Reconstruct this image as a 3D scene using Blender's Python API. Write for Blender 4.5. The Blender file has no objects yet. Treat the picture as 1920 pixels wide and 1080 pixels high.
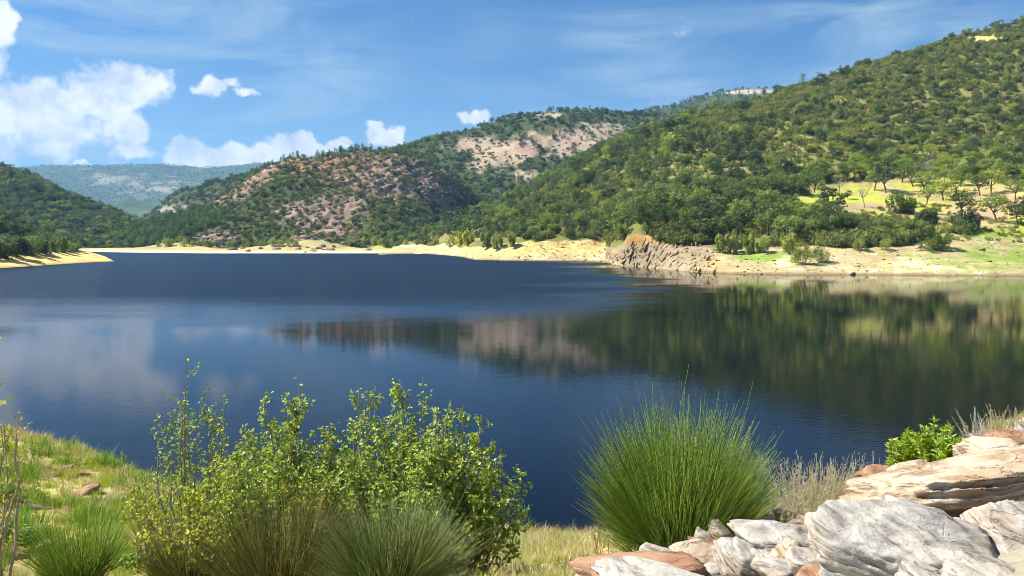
import bpy, math, random
import numpy as np
from mathutils import Vector, Matrix, Quaternion
from mathutils.bvhtree import BVHTree

# ------------------------------------------------------------------ camera, sky, sun, exposure
SC = bpy.context.scene
COL = SC.collection
R = math.radians
F = 1507.0                      # focal length in pixels of the 1920 px wide frame
H = 9.0                         # eye height above the lake
TH = math.atan(92.0 / F)        # camera pitch (down)

cam_d = bpy.data.cameras.new('camera'); cam = bpy.data.objects.new('camera', cam_d); COL.objects.link(cam)
cam.location = (0, 0, H); cam.rotation_euler = (math.pi / 2 - TH, 0, 0)
cam_d.sensor_width = 36.0; cam_d.lens = 36.0 * F / 1920.0
cam_d.clip_start = 0.05; cam_d.clip_end = 30000
SC.camera = cam
SC.view_settings.view_transform = 'Standard'; SC.view_settings.look = 'None'
SC.view_settings.exposure = 1.05; SC.view_settings.gamma = 1.0
SC.render.engine = 'CYCLES'
SC.cycles.use_denoising = True; SC.cycles.filter_width = 0.85
SC.cycles.max_bounces = 6; SC.cycles.diffuse_bounces = 1; SC.cycles.glossy_bounces = 2
SC.cycles.transmission_bounces = 3; SC.cycles.transparent_max_bounces = 6; SC.cycles.volume_bounces = 0
SC.cycles.caustics_reflective = False; SC.cycles.caustics_refractive = False
SC.cycles.sample_clamp_indirect = 4.0

SUN_EL = R(50); SUN_AZ = math.atan2(-0.92, 0.14)       # sun high on the left, slightly ahead
SDIR = Vector((math.sin(SUN_AZ) * math.cos(SUN_EL), math.cos(SUN_AZ) * math.cos(SUN_EL), math.sin(SUN_EL)))
sl = bpy.data.lights.new('sun', 'SUN'); sun = bpy.data.objects.new('sun', sl); COL.objects.link(sun)
sl.energy = 5.0; sl.angle = R(0.53); sl.color = (1.0, 0.95, 0.86)
sun.rotation_euler = SDIR.to_track_quat('Z', 'Y').to_euler()

def pix_dir(px, py):
    u = (px - 960.0) / F; v = (540.0 - py) / F
    return Vector((u, math.cos(TH) + v * math.sin(TH), -math.sin(TH) + v * math.cos(TH)))
def P(px, py, D):
    d = pix_dir(px, py); return Vector((d.x / d.y * D, D, H + d.z / d.y * D))
def project(V):
    """world points (n,3) -> pixel coordinates in the 1920 frame"""
    x = V[:, 0]; y = V[:, 1]; z = V[:, 2] - H
    f = y * math.cos(TH) - z * math.sin(TH); up = y * math.sin(TH) + z * math.cos(TH)
    f = np.where(np.abs(f) < 1e-3, 1e-3, f)
    return 960 + F * x / f, 540 - F * up / f

class NT:
    def __init__(s, tree): s.t = tree; s.n = tree.nodes; s.l = tree.links
    def node(s, typ, **kw):
        n = s.n.new(typ)
        for k, v in kw.items():
            if k.startswith('i_'):
                key = k[2:]; key = int(key) if key.isdigit() else key.replace('_', ' ')
                s.put(n.inputs[key], v)
            else: setattr(n, k, v)
        return n
    def put(s, sock, v):
        if hasattr(v, 'is_output') or isinstance(v, bpy.types.NodeSocket): s.l.new(v, sock)
        else: sock.default_value = v
    def math(s, op, a, b=None, c=None, clamp=False):
        n = s.n.new('ShaderNodeMath'); n.operation = op; n.use_clamp = clamp
        for i, v in enumerate((a, b, c)):
            if v is not None: s.put(n.inputs[i], v)
        return n.outputs[0]
    def vmath(s, op, a, b=None):
        n = s.n.new('ShaderNodeVectorMath'); n.operation = op
        s.put(n.inputs[0], a)
        if b is not None: s.put(n.inputs[1], b)
        return n.outputs['Value'] if op in ('LENGTH', 'DOT_PRODUCT') else n.outputs[0]
    def noise(s, vec, scale, detail=4, rough=0.55, dist=0.0):
        n = s.n.new('ShaderNodeTexNoise'); n.inputs['Scale'].default_value = scale
        n.inputs['Detail'].default_value = detail; n.inputs['Roughness'].default_value = rough
        n.inputs['Distortion'].default_value = dist
        if vec is not None: s.l.new(vec, n.inputs['Vector'])
        return n.outputs['Fac']
    def ramp(s, fac, stops, interp='LINEAR'):
        n = s.n.new('ShaderNodeValToRGB'); n.color_ramp.interpolation = interp
        e = n.color_ramp.elements
        while len(e) < len(stops): e.new(0.5)
        for k, (p, c) in enumerate(stops):
            e[k].position = p; e[k].color = (c[0], c[1], c[2], 1) if len(c) == 3 else c
        s.put(n.inputs[0], fac); return n.outputs[0]
    def mix(s, fac, a, b, mode='MIX'):
        n = s.n.new('ShaderNodeMix'); n.data_type = 'RGBA'; n.blend_type = mode
        s.put(n.inputs[0], fac)
        for i, v in ((6, a), (7, b)):
            if isinstance(v, (tuple, list)): v = (v[0], v[1], v[2], 1)
            s.put(n.inputs[i], v)
        return n.outputs[2]
    def maprange(s, v, a, b, c=0.0, d=1.0, smooth=False):
        n = s.n.new('ShaderNodeMapRange'); n.clamp = True
        if smooth: n.interpolation_type = 'SMOOTHSTEP'
        s.put(n.inputs[0], v)
        for i, q in enumerate((a, b, c, d)): s.put(n.inputs[i + 1], q)
        return n.outputs[0]

# ---- world: Nishita sky with cumulus and thin cirrus in it
w = bpy.data.worlds.new('World'); SC.world = w; w.use_nodes = True
T = NT(w.node_tree); T.n.clear()
sky = T.node('ShaderNodeTexSky', sky_type='NISHITA', sun_disc=False, sun_elevation=SUN_EL, sun_rotation=SUN_AZ,
             altitude=1200.0, air_density=1.0, dust_density=0.35, ozone_density=2.2)
tc = T.node('ShaderNodeTexCoord'); dirv = tc.outputs['Generated']
sep = T.node('ShaderNodeSeparateXYZ'); T.l.new(dirv, sep.inputs[0])
az = T.math('ARCTAN2', sep.outputs[0], sep.outputs[1]); el = T.math('ARCSINE', sep.outputs[2])
cmb = T.node('ShaderNodeCombineXYZ'); T.l.new(az, cmb.inputs[0]); T.l.new(el, cmb.inputs[1])
nz = T.node('ShaderNodeTexNoise'); nz.inputs['Scale'].default_value = 34; nz.inputs['Detail'].default_value = 5
T.l.new(dirv, nz.inputs['Vector'])
off = T.vmath('MULTIPLY', T.vmath('SUBTRACT', nz.outputs['Color'], (0.5, 0.5, 0.5)), (0.045, 0.04, 0))
ae = T.vmath('ADD', cmb.outputs[0], off)
blobs = [  # cumulus puffs: px, py, half-width, half-height in pixels, weight
 (235,165,70,42,1.0),(190,190,70,40,1.0),(285,160,40,28,.75),(110,200,75,40,1.0),(60,225,90,45,.75),(10,190,60,30,.8),(130,245,110,40,.55),
 (30,272,120,36,.5),(235,240,40,35,.85),(240,285,40,18,.7),(2,42,28,34,1.0),(-60,70,50,60,1.0),(400,167,26,22,.95),(432,153,26,16,.9),(460,176,22,9,.7),
 (355,288,45,26,1.0),(400,293,55,26,1.0),(440,300,60,20,.95),(510,283,34,28,1.0),(560,288,50,24,1.0),(585,272,40,18,1.0),(630,268,32,16,1.0),(480,305,120,18,.8),
 (722,250,36,18,1.0),(738,266,26,20,.85),(893,216,24,15,.9),(145,312,16,8,.9),(-160,230,160,90,1.0),(-330,120,130,60,.9)]
acc = None
for (bx, by, ra, rb, wt) in blobs:
    d = pix_dir(bx, by).normalized()
    a0 = math.atan2(d.x, d.y); e0 = math.asin(d.z)
    q = T.vmath('MULTIPLY', T.vmath('SUBTRACT', ae, (a0, e0, 0)), (F / ra * .78, F / rb * .78, 0))
    m = T.math('MULTIPLY_ADD', T.vmath('LENGTH', q), -wt, wt)
    acc = m if acc is None else T.math('MAXIMUM', acc, m)
# the same kind of fair-weather puffs elsewhere round the horizon, away from the framed part
far = T.noise(T.vmath('MULTIPLY', dirv, (1, 1, 2.2)), 5.0, 5, 0.55)
band = T.math('MULTIPLY', T.maprange(el, 0.02, 0.08), T.maprange(el, 0.35, 0.6, 1, 0))
behind = T.maprange(T.math('ABSOLUTE', az), 0.75, 1.0)
gen = T.math('MULTIPLY', T.math('MULTIPLY', T.maprange(far, 0.58, 0.75), band), behind)
acc = T.math('MAXIMUM', acc, T.math('SUBTRACT', gen, 0.05))
fb = T.noise(dirv, 22, 8, 0.62)
dens = T.math('ADD', acc, T.math('MULTIPLY', T.math('SUBTRACT', fb, 0.5), 1.1))
cl = T.maprange(dens, 0.10, 0.46, 0, 1, smooth=True)
shade = T.noise(dirv, 26, 6, 0.6)
cloudcol = T.mix(T.maprange(shade, 0.36, 0.60), (6.2, 7.2, 8.6), (10.6, 10.8, 11.0))
# cirrus veils, drawn out along the wind
mp = T.node('ShaderNodeMapping'); mp.inputs['Rotation'].default_value = (0, R(24), R(12)); mp.inputs['Scale'].default_value = (2.2, 3.0, 11.0)
T.l.new(dirv, mp.inputs[0])
ci = T.math('MULTIPLY', T.maprange(T.noise(mp.outputs[0], 1.5, 7, 0.6, 0.7), 0.44, 0.74), T.maprange(T.noise(dirv, 3.1, 2), 0.34, 0.60))
hz = T.maprange(el, 0.0, 0.22, 0.46, 0.0)
ci = T.math('MAXIMUM', T.math('MULTIPLY', ci, 1.0), hz)
bluer = T.mix(1.0, sky.outputs[0], (0.54, 0.90, 1.16), 'MULTIPLY')
skyc = T.mix(ci, bluer, (4.6, 6.2, 7.6))
skyc = T.mix(T.math('MULTIPLY', cl, 0.97), skyc, cloudcol)
bg = T.node('ShaderNodeBackground'); T.l.new(skyc, bg.inputs[0]); bg.inputs[1].default_value = 0.052
wo = T.node('ShaderNodeOutputWorld'); T.l.new(bg.outputs[0], wo.inputs[0])
w.cycles.sampling_method = 'MANUAL'; w.cycles.sample_map_resolution = 512

# ------------------------------------------------------------------ helpers
rng = np.random.default_rng(7)
random.seed(7)

def tag(o, label=None, cat=None, group=None, kind=None):
    if label: o['label'] = label
    if cat: o['category'] = cat
    if group: o['group'] = group
    if kind: o['kind'] = kind
    return o

def mesh_np(name, V, faces, mats=(), midx=None, smooth=False):
    """faces: list of (n,k) integer arrays"""
    me = bpy.data.meshes.new(name)
    V = np.asarray(V, dtype=np.float32).reshape(-1, 3)
    faces = [np.asarray(f, dtype=np.int32) for f in faces if len(f)]
    lv = np.concatenate([f.ravel() for f in faces]); cnt = np.concatenate([np.full(len(f), f.shape[1], np.int32) for f in faces])
    st = np.concatenate([[0], np.cumsum(cnt)[:-1]]).astype(np.int32)
    me.vertices.add(len(V)); me.vertices.foreach_set('co', V.ravel())
    me.loops.add(len(lv)); me.loops.foreach_set('vertex_index', lv)
    me.polygons.add(len(cnt)); me.polygons.foreach_set('loop_start', st); me.polygons.foreach_set('loop_total', cnt)
    for m in mats: me.materials.append(m)
    if midx is not None: me.polygons.foreach_set('material_index', np.asarray(midx, np.int32))
    me.polygons.foreach_set('use_smooth', np.full(len(cnt), bool(smooth)))
    me.update(calc_edges=True); me.validate()
    return me

def link(name, me, parent=None, loc=None):
    o = bpy.data.objects.new(name, me); COL.objects.link(o)
    if parent is not None: o.parent = parent
    if loc is not None: o.location = loc
    return o

def empty(name, loc, rz=0.0):
    o = bpy.data.objects.new(name, None); COL.objects.link(o); o.location = loc; o.rotation_euler = (0, 0, rz)
    o.empty_display_size = 0.2
    return o

_perm = np.random.default_rng(3).permutation(512)
_perm = np.concatenate([_perm, _perm, _perm])
_grad = np.random.default_rng(4).normal(size=(512, 3)); _grad /= np.linalg.norm(_grad, axis=1)[:, None]
def perlin(p):
    p = np.asarray(p, float); i = np.floor(p).astype(int); f = p - i; u = f * f * f * (f * (f * 6 - 15) + 10)
    i &= 511
    out = 0
    for dx in (0, 1):
        for dy in (0, 1):
            for dz in (0, 1):
                h = _perm[_perm[_perm[(i[:, 0] + dx) & 511] + ((i[:, 1] + dy) & 511)] + ((i[:, 2] + dz) & 511)] & 511
                g = _grad[h]
                d = g[:, 0] * (f[:, 0] - dx) + g[:, 1] * (f[:, 1] - dy) + g[:, 2] * (f[:, 2] - dz)
                wgt = (u[:, 0] if dx else 1 - u[:, 0]) * (u[:, 1] if dy else 1 - u[:, 1]) * (u[:, 2] if dz else 1 - u[:, 2])
                out = out + d * wgt
    return out * 1.6
def fbm(p, oct=4, gain=0.5, lac=2.03):
    p = np.asarray(p, float); a = 1.0; s = 0; t = 0
    for k in range(oct):
        s = s + a * perlin(p + 17.3 * k); t += a; a *= gain; p = p * lac
    return s / t
def sstep(a, b, x):
    t = np.clip((x - a) / (b - a), 0, 1); return t * t * (3 - 2 * t)

def pchip(x, y, xi):
    x = np.asarray(x, float); y = np.asarray(y, float); h = np.diff(x); d = np.diff(y) / h
    m = np.zeros_like(y); m[0] = d[0]; m[-1] = d[-1]
    for k in range(1, len(x) - 1):
        if d[k - 1] * d[k] > 0:
            w1 = 2 * h[k] + h[k - 1]; w2 = h[k] + 2 * h[k - 1]
            m[k] = (w1 + w2) / (w1 / d[k - 1] + w2 / d[k])
    xi = np.clip(xi, x[0], x[-1]); j = np.clip(np.searchsorted(x, xi) - 1, 0, len(x) - 2)
    t = (xi - x[j]) / h[j]
    return ((1 + 2 * t) * (1 - t) ** 2) * y[j] + t * (1 - t) ** 2 * h[j] * m[j] + t * t * (3 - 2 * t) * y[j + 1] + t * t * (t - 1) * h[j] * m[j + 1]

# ------------------------------------------------------------------ materials
def new_mat(name):
    m = bpy.data.materials.new(name); m.use_nodes = True; t = NT(m.node_tree); t.n.clear()
    out = t.node('ShaderNodeOutputMaterial'); return m, t, out

def foliage(name, cols, trans=0.28, obj_w=0.62, rough=0.6, gloss=0.03):
    """cols: three albedo stops; varied from leaf to leaf and from plant to plant"""
    m, t, out = new_mat(name)
    g = t.node('ShaderNodeNewGeometry'); oi = t.node('ShaderNodeObjectInfo')
    v = t.math('ADD', t.math('MULTIPLY', g.outputs['Random Per Island'], 1 - obj_w), t.math('MULTIPLY', oi.outputs['Random'], obj_w))
    c = t.ramp(v, [(0.12, cols[0]), (0.5, cols[1]), (0.9, cols[2])])
    d = t.node('ShaderNodeBsdfDiffuse'); t.l.new(c, d.inputs[0])
    tr = t.node('ShaderNodeBsdfTranslucent'); t.l.new(t.mix(1, c, (1.15, 1.2, 0.6), 'MULTIPLY'), tr.inputs[0])
    ms = t.node('ShaderNodeMixShader', i_0=trans); t.l.new(d.outputs[0], ms.inputs[1]); t.l.new(tr.outputs[0], ms.inputs[2])
    gl = t.node('ShaderNodeBsdfGlossy'); gl.inputs['Roughness'].default_value = 0.45; gl.inputs[0].default_value = (.9, .95, .9, 1)
    m2 = t.node('ShaderNodeMixShader', i_0=gloss); t.l.new(ms.outputs[0], m2.inputs[1]); t.l.new(gl.outputs[0], m2.inputs[2])
    t.l.new(m2.outputs[0], out.inputs[0]); return m

def plain(name, c1, c2, scale=6.0, rough=0.8, bump=0.0):
    m, t, out = new_mat(name)
    tcn = t.node('ShaderNodeTexCoord'); n = t.noise(tcn.outputs['Object'], scale, 5, 0.6)
    b = t.node('ShaderNodeBsdfPrincipled'); t.l.new(t.ramp(n, [(0.3, c1), (0.7, c2)]), b.inputs['Base Color'])
    b.inputs['Roughness'].default_value = rough; b.inputs['Specular IOR Level'].default_value = 0.25
    if bump:
        bp = t.node('ShaderNodeBump'); bp.inputs['Strength'].default_value = 0.7; bp.inputs['Distance'].default_value = bump
        t.l.new(n, bp.inputs['Height']); t.l.new(bp.outputs[0], b.inputs['Normal'])
    t.l.new(b.outputs[0], out.inputs[0]); return m

def terrain_mat(name, s1, s2, s3, bump=0.3, amp=0.45):
    """albedo from the mesh's ground-cover attribute, broken up by noise at three sizes"""
    m, t, out = new_mat(name)
    at = t.node('ShaderNodeAttribute', attribute_name='Col'); tcn = t.node('ShaderNodeTexCoord'); ob = tcn.outputs['Object']
    n1 = t.noise(ob, s1, 5, 0.6); n2 = t.noise(ob, s2, 5, 0.65); n3 = t.noise(ob, s3, 4, 0.7)
    s = t.math('ADD', t.math('MULTIPLY', n1, 0.3), t.math('ADD', t.math('MULTIPLY', n2, 0.4), t.math('MULTIPLY', n3, 0.3)))
    k = t.maprange(s, 0.3, 0.7, 1 - amp, 1 + amp)
    c = t.vmath('MULTIPLY', at.outputs['Color'], t.mix(0.5, (1, 1, 1), t.ramp(n2, [(0.3, (1.1, 0.97, 0.85)), (0.7, (0.9, 1.04, 1.05))])))
    sc = t.node('ShaderNodeVectorMath', operation='SCALE'); t.l.new(c, sc.inputs[0]); t.l.new(k, sc.inputs['Scale'])
    b = t.node('ShaderNodeBsdfPrincipled'); t.l.new(sc.outputs[0], b.inputs['Base Color'])
    b.inputs['Roughness'].default_value = 0.95; b.inputs['Specular IOR Level'].default_value = 0.1
    bp = t.node('ShaderNodeBump'); bp.inputs['Strength'].default_value = 0.8; bp.inputs['Distance'].default_value = bump
    t.l.new(s, bp.inputs['Height']); t.l.new(bp.outputs[0], b.inputs['Normal'])
    t.l.new(b.outputs[0], out.inputs[0]); return m

def rock_mat(name, pale, mid, dark, stain, band=5.0, speck=90.0, bump=0.012, stain_amt=0.5, tilt=(0.5, 0.3, 0.0)):
    """schist and gneiss: foliation bands, rusty stains, dark mineral specks"""
    m, t, out = new_mat(name)
    tcn = t.node('ShaderNodeTexCoord'); ob = tcn.outputs['Object']; oi = t.node('ShaderNodeObjectInfo')
    vv = t.vmath('ADD', ob, t.vmath('SCALE', (7, 3, 5), None)) if False else ob
    mp = t.node('ShaderNodeMapping'); mp.inputs['Rotation'].default_value = tilt; mp.inputs['Scale'].default_value = (1, 1, 6)
    t.l.new(vv, mp.inputs[0])
    ofs = t.node('ShaderNodeCombineXYZ'); t.l.new(t.math('MULTIPLY', oi.outputs['Random'], 37.0), ofs.inputs[0])
    pv = t.vmath('ADD', mp.outputs[0], ofs.outputs[0]); pu = t.vmath('ADD', vv, ofs.outputs[0])
    bands = t.noise(pv, band, 6, 0.62, 0.4); big = t.noise(pu, band * 0.55, 5, 0.6); fine = t.noise(pu, speck, 3, 0.6)
    c = t.ramp(bands, [(0.30, dark), (0.43, mid), (0.58, pale), (0.75, mid)])
    c = t.mix(t.maprange(big, 0.48, 0.66, 0, stain_amt), c, stain)
    c = t.mix(t.maprange(fine, 0.57, 0.70, 0, 0.55), c, (dark[0] * .5, dark[1] * .5, dark[2] * .5))
    cr = t.math('ABSOLUTE', t.math('SUBTRACT', t.noise(pv, band * .5, 5, 0.6, 0.8), .5)); crk = t.math('MULTIPLY', t.maprange(cr, 0.003, 0.013, 1, 0), t.maprange(big, 0.42, 0.58))
    c = t.mix(t.math('MULTIPLY', crk, .28), c, (dark[0] * .4, dark[1] * .4, dark[2] * .4))
    b = t.node('ShaderNodeBsdfPrincipled'); t.l.new(c, b.inputs['Base Color'])
    b.inputs['Roughness'].default_value = 0.85; b.inputs['Specular IOR Level'].default_value = 0.2
    h = t.math('ADD', t.math('MULTIPLY', bands, 1.0), t.math('ADD', t.math('MULTIPLY', fine, 0.22), t.math('SUBTRACT', t.math('MULTIPLY', big, 0.6), t.math('MULTIPLY', crk, .8))))
    bp = t.node('ShaderNodeBump'); bp.inputs['Strength'].default_value = 0.9; bp.inputs['Distance'].default_value = bump
    t.l.new(h, bp.inputs['Height']); t.l.new(bp.outputs[0], b.inputs['Normal'])
    t.l.new(b.outputs[0], out.inputs[0]); return m

M = {}
M['hill'] = terrain_mat('hill_ground', 0.03, 0.16, 0.9, 0.8)
M['far_hill'] = terrain_mat('far_hill_ground', 0.003, 0.012, 0.05, 6.0, 0.55)
M['bank'] = terrain_mat('bank_ground', 0.35, 1.8, 11.0, 0.05, 0.6)
M['oak_dark'] = foliage('oak_leaves_dark', [(.030, .052, .012), (.075, .120, .024), (.19, .24, .055)])
M['oak_olive'] = foliage('oak_leaves_olive', [(.080, .130, .020), (.180, .255, .040), (.33, .40, .08)])
M['oak_yellow'] = foliage('oak_leaves_yellow_green', [(.17, .24, .018), (.30, .37, .032), (.46, .49, .065)])
M['pine'] = foliage('pine_needles', [(.038, .095, .016), (.075, .160, .026), (.13, .22, .04)])
M['maquis'] = foliage('maquis_leaves', [(.12, .14, .028), (.235, .25, .05), (.38, .36, .10)])
M['willow'] = foliage('willow_leaves', [(.19, .25, .035), (.32, .37, .06), (.44, .46, .10)])
M['yellow'] = foliage('yellow_poplar_leaves', [(.36, .36, .015), (.52, .50, .02), (.64, .58, .03)])
M['blue_far'] = foliage('far_wood_leaves', [(.030, .058, .022), (.045, .080, .030), (.070, .105, .040)])
M['poplar'] = foliage('poplar_leaves', [(.11, .20, .022), (.29, .385, .05), (.55, .60, .16)], 0.42, 0.12, gloss=0.02)
M['poplar_dry'] = foliage('poplar_leaves_yellowing', [(.20, .24, .02), (.40, .40, .04), (.60, .56, .09)], 0.42, 0.12, gloss=0.02)
M['broom'] = foliage('broom_stems', [(.10, .18, .028), (.25, .385, .05), (.45, .56, .10)], 0.15, 0.0)
M['broom_grey'] = foliage('broom_stems_grey', [(.09, .125, .04), (.18, .24, .07), (.34, .38, .14)], 0.1, 0.0)
M['broom_brown'] = foliage('broom_stems_brown', [(.06, .085, .025), (.14, .165, .04), (.30, .26, .08)], 0.1, 0.0)
M['straw'] = foliage('dry_straw', [(.36, .29, .12), (.54, .46, .22), (.72, .65, .40)], 0.25, 0.0)
M['dead_stalk'] = foliage('dead_stalks', [(.36, .31, .21), (.56, .50, .37), (.74, .68, .54)], 0.15, 0.0)
M['lush'] = foliage('lush_herb', [(.18, .32, .015), (.34, .48, .03), (.54, .60, .06)], 0.35, 0.0)
M['grass'] = foliage('bank_grass', [(.20, .27, .02), (.38, .43, .035), (.58, .56, .08)], 0.3, 0.0)
M['greengrass'] = foliage('green_grass', [(.09, .19, .02), (.18, .32, .04), (.32, .46, .06)], 0.3, 0.0)
M['bark'] = plain('bark', (.060, .046, .032), (.150, .120, .090), 9, 0.9, 0.02)
M['bark_pale'] = plain('pale_bark', (.22, .19, .15), (.40, .36, .30), 25, 0.85, 0.002)
M['white_paint'] = plain('white_paint', (.74, .74, .72), (.84, .84, .82), 5, 0.6)
M['rock_white'] = rock_mat('gneiss_white', (.47, .44, .39), (.33, .30, .26), (.10, .085, .075), (.38, .25, .13), 5.0, 75, 0.02, 0.5)
M['rock_tan'] = rock_mat('schist_tan', (.54, .46, .35), (.38, .285, .19), (.14, .095, .06), (.31, .185, .085), 4.0, 95, 0.02, 0.7)
M['rock_grey'] = rock_mat('schist_grey', (.46, .42, .36), (.31, .27, .23), (.12, .10, .09), (.36, .24, .14), 6.0, 80, 0.016, 0.4)
M['rock_rust'] = rock_mat('schist_rust', (.40, .25, .15), (.28, .15, .085), (.10, .055, .04), (.20, .08, .05), 5.0, 80, 0.014, 0.5)
M['rock_pink'] = rock_mat('cliff_pink', (.36, .26, .21), (.23, .155, .125), (.08, .055, .05), (.30, .15, .085), 0.5, 3.0, 0.25, 0.5)
M['rock_cliff'] = rock_mat('cliff_grey', (.46, .36, .22), (.29, .21, .12), (.085, .06, .04), (.42, .23, .07), 0.6, 4.0, 0.2, 0.6)

# ------------------------------------------------------------------ terrain: hills, shores
def edge_depth(px, py):
    d = pix_dir(px, py); return -H / (d.z / d.y)

def loft(cols, nc, nr, under=True, back=(150, -60), amp=3.0, nscale=0.012, seed=0, row_w=None):
    """cols: (px, edge_py or None, [(py, depth), ...]) from foot to ridge. Returns grid (nr,nc,3), row parameter."""
    px = np.array([c[0] for c in cols], float); rows = []
    for c in cols:
        pts = []
        if c[1] is not None:
            De = edge_depth(c[0], c[1]); e = P(c[0], c[1], De)
            pts.append((De * 0.93, -4.0)); pts.append((De, 0.0))
        for (py, D) in c[2]:
            p = P(c[0], py, D); pts.append((D, p.z))
        pts.append((pts[-1][0] + back[0], pts[-1][1] + back[1]))
        rows.append(pts)
    K = len(rows[0]); A = np.array(rows)                       # (ncol,K,2)
    xi = np.linspace(px[0], px[-1], nc)
    D = np.stack([pchip(px, A[:, k, 0], xi) for k in range(K)]); Z = np.stack([pchip(px, A[:, k, 1], xi) for k in range(K)])
    rw = row_w or [1] * (K - 1)
    t = np.concatenate([[0], np.cumsum(rw)]).astype(float)
    ti = np.linspace(0, t[-1], nr)
    Dg = np.stack([pchip(t, D[:, c], ti) for c in range(nc)], 1); Zg = np.stack([pchip(t, Z[:, c], ti) for c in range(nc)], 1)
    u = (xi - 960) / F / math.cos(TH) * 1.0
    Xg = Dg * u[None, :]
    V = np.stack([Xg, Dg, Zg], -1)
    n = fbm(np.stack([Xg.ravel() * nscale + seed, Dg.ravel() * nscale, np.full(Xg.size, seed * 1.7)], 1), 5, 0.5).reshape(Xg.shape)
    fade = sstep(1.0, t[2] if under else 1.0, ti)[:, None] if under else np.ones((nr, 1))
    V[..., 2] += n * amp * fade
    return V, ti, t

def grid_faces(nr, nc):
    i = np.arange(nr * nc).reshape(nr, nc)
    return np.stack([i[:-1, :-1].ravel(), i[:-1, 1:].ravel(), i[1:, 1:].ravel(), i[1:, :-1].ravel()], 1)

HILLS = {}
def add_terrain(name, V, colour, mat, label):
    nr, nc = V.shape[:2]
    Vf = V.reshape(-1, 3); fc = grid_faces(nr, nc)
    me = mesh_np(name, Vf, [fc], [mat], smooth=True)
    at = me.color_attributes.new('Col', 'FLOAT_COLOR', 'POINT')
    at.data.foreach_set('color', np.concatenate([colour, np.ones((len(colour), 1))], 1).astype(np.float32).ravel())
    o = link(name, me); tag(o, label, kind='structure')
    o['category'] = 'hill' if 'hill' in name else 'ground'
    HILLS[name] = dict(V=V, bvh=BVHTree.FromPolygons([tuple(v) for v in Vf], [tuple(f) for f in fc.tolist()]))
    return o

def ell(px, py, cx, cy, rx, ry, nz=0.0, soft=0.35, rot=0.0):
    dx = px - cx; dy = py - cy
    if rot: dx, dy = dx * math.cos(rot) + dy * math.sin(rot), -dx * math.sin(rot) + dy * math.cos(rot)
    r = np.sqrt((dx / rx) ** 2 + (dy / ry) ** 2) + nz
    return 1 - sstep(1 - soft, 1 + soft, r)

def lay(col, c, m):
    return col * (1 - m[:, None]) + np.array(c)[None, :] * m[:, None]

# -- the wooded hill with the clearing and the near part of the far shore
A_cols = [(690, 479, [(479, 540), (479, 560), (479, 580)]), (770, 475.5, [(460, 550), (457, 570), (456, 600)]), (860, 481, [(460, 450), (445, 500), (415, 650)]), (893, 487, [(461, 362), (440, 440), (403, 660)]),
 (1000, 489, [(452, 348), (425, 430), (353, 690)]), (1100, 490, [(452, 342), (408, 420), (298, 700)]), (1132, 491, [(456, 345), (403, 410), (284, 700)]),
 (1150, 497, [(482, 285), (404, 395), (277, 695)]), (1192, 500, [(450, 262), (400, 370), (264, 690)]), (1250, 505, [(452, 250), (385, 360), (248, 690)]), (1320, 511, [(462, 244), (372, 360), (227, 690)]),
 (1400, 514, [(468, 240), (350, 370), (207, 680)]), (1500, 515, [(472, 236), (330, 370), (182, 670)]), (1600, 515, [(466, 236), (312, 380), (150, 660)]),
 (1780, 516, [(455, 238), (285, 400), (97, 650)]), (1920, 517, [(452, 240), (262, 400), (64, 640)]), (2300, 518, [(445, 246), (220, 400), (0, 640)])]
VA, tiA, tA = loft(A_cols, 560, 190, amp=7.0, nscale=0.011, seed=1, row_w=[.5, 1.5, 2, 2, .5])
pa, qa = project(VA.reshape(-1, 3)); ra = np.repeat(tiA, 560); za = VA[..., 2].ravel()
fa = VA.reshape(-1, 3); nA = fbm(fa * 0.05, 4); nB = fbm(fa * 0.25 + 9, 4); nC = fbm(fa * 0.012 + 5, 4)
c = np.tile(np.array([.15, .16, .045]), (len(fa), 1))
c = lay(c, (.25, .22, .08), sstep(-.05, .3, nC))
c = lay(c, (.28, .22, .12), 0.5 * sstep(.25, .5, nA))
clear = np.maximum.reduce([ell(pa, qa, 1730, 385, 235, 52, nB * .5), ell(pa, qa, 1550, 385, 75, 28, nB * .5), ell(pa, qa, 1900, 400, 90, 50, nB * .4)])
c = lay(c, (.40, .31, .16), clear)
c = lay(c, (.36, .39, .05), clear * sstep(-.25, .15, nA + .3 * nB))
c = lay(c, (.45, .30, .17), clear * ell(pa, qa, 1850, 385, 80, 35, nB) * .7)
c = lay(c, (.42, .37, .14), ell(pa, qa, 1850, 72, 45, 5, nB * .3))
beach = 1 - sstep(tA[2] - .10, tA[2] + .06, ra + nB * .18)
ring = .5 + .5 * np.sin(za * 9 + nA * 5); c = lay(c, (.42, .34, .18), beach); c = lay(c, (.34, .28, .15), beach * .45 * sstep(.55, .95, ring) * (za < 4.5)); c = lay(c, (.40, .38, .11), beach * sstep(.0, .3, nA - .2 * nB) * .6)
c = lay(c, (.60, .52, .34), beach * sstep(.05, .4, nB + nA))
c = lay(c, (.56, .47, .18), beach * ell(pa, qa, 1000, 466, 170, 12, nB * .5) * .8)
c = lay(c, (.50, .26, .07), .8 * sstep(-.2, .25, nB) * beach * np.maximum(ell(pa, qa, 1050, 455, 110, 9, nB * .6), ell(pa, qa, 1330, 495, 24, 22, nB * .6)))
c = lay(c, (.20, .30, .045), sstep(-.35, .15, nA + nB) * np.maximum.reduce([ell(pa, qa, 1425, 481, 55, 11, nB * .5, .3, -.1), ell(pa, qa, 1870, 482, 130, 26, nB * .8 + nA * .6, .35), ell(pa, qa, 1700, 474, 80, 7, nB), ell(pa, qa, 1860, 440, 90, 12, nB * .5) * .7]))
wet = 1 - sstep(0.15, 0.7, za); c = lay(c, (.20, .14, .07), wet * .75)
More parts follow.
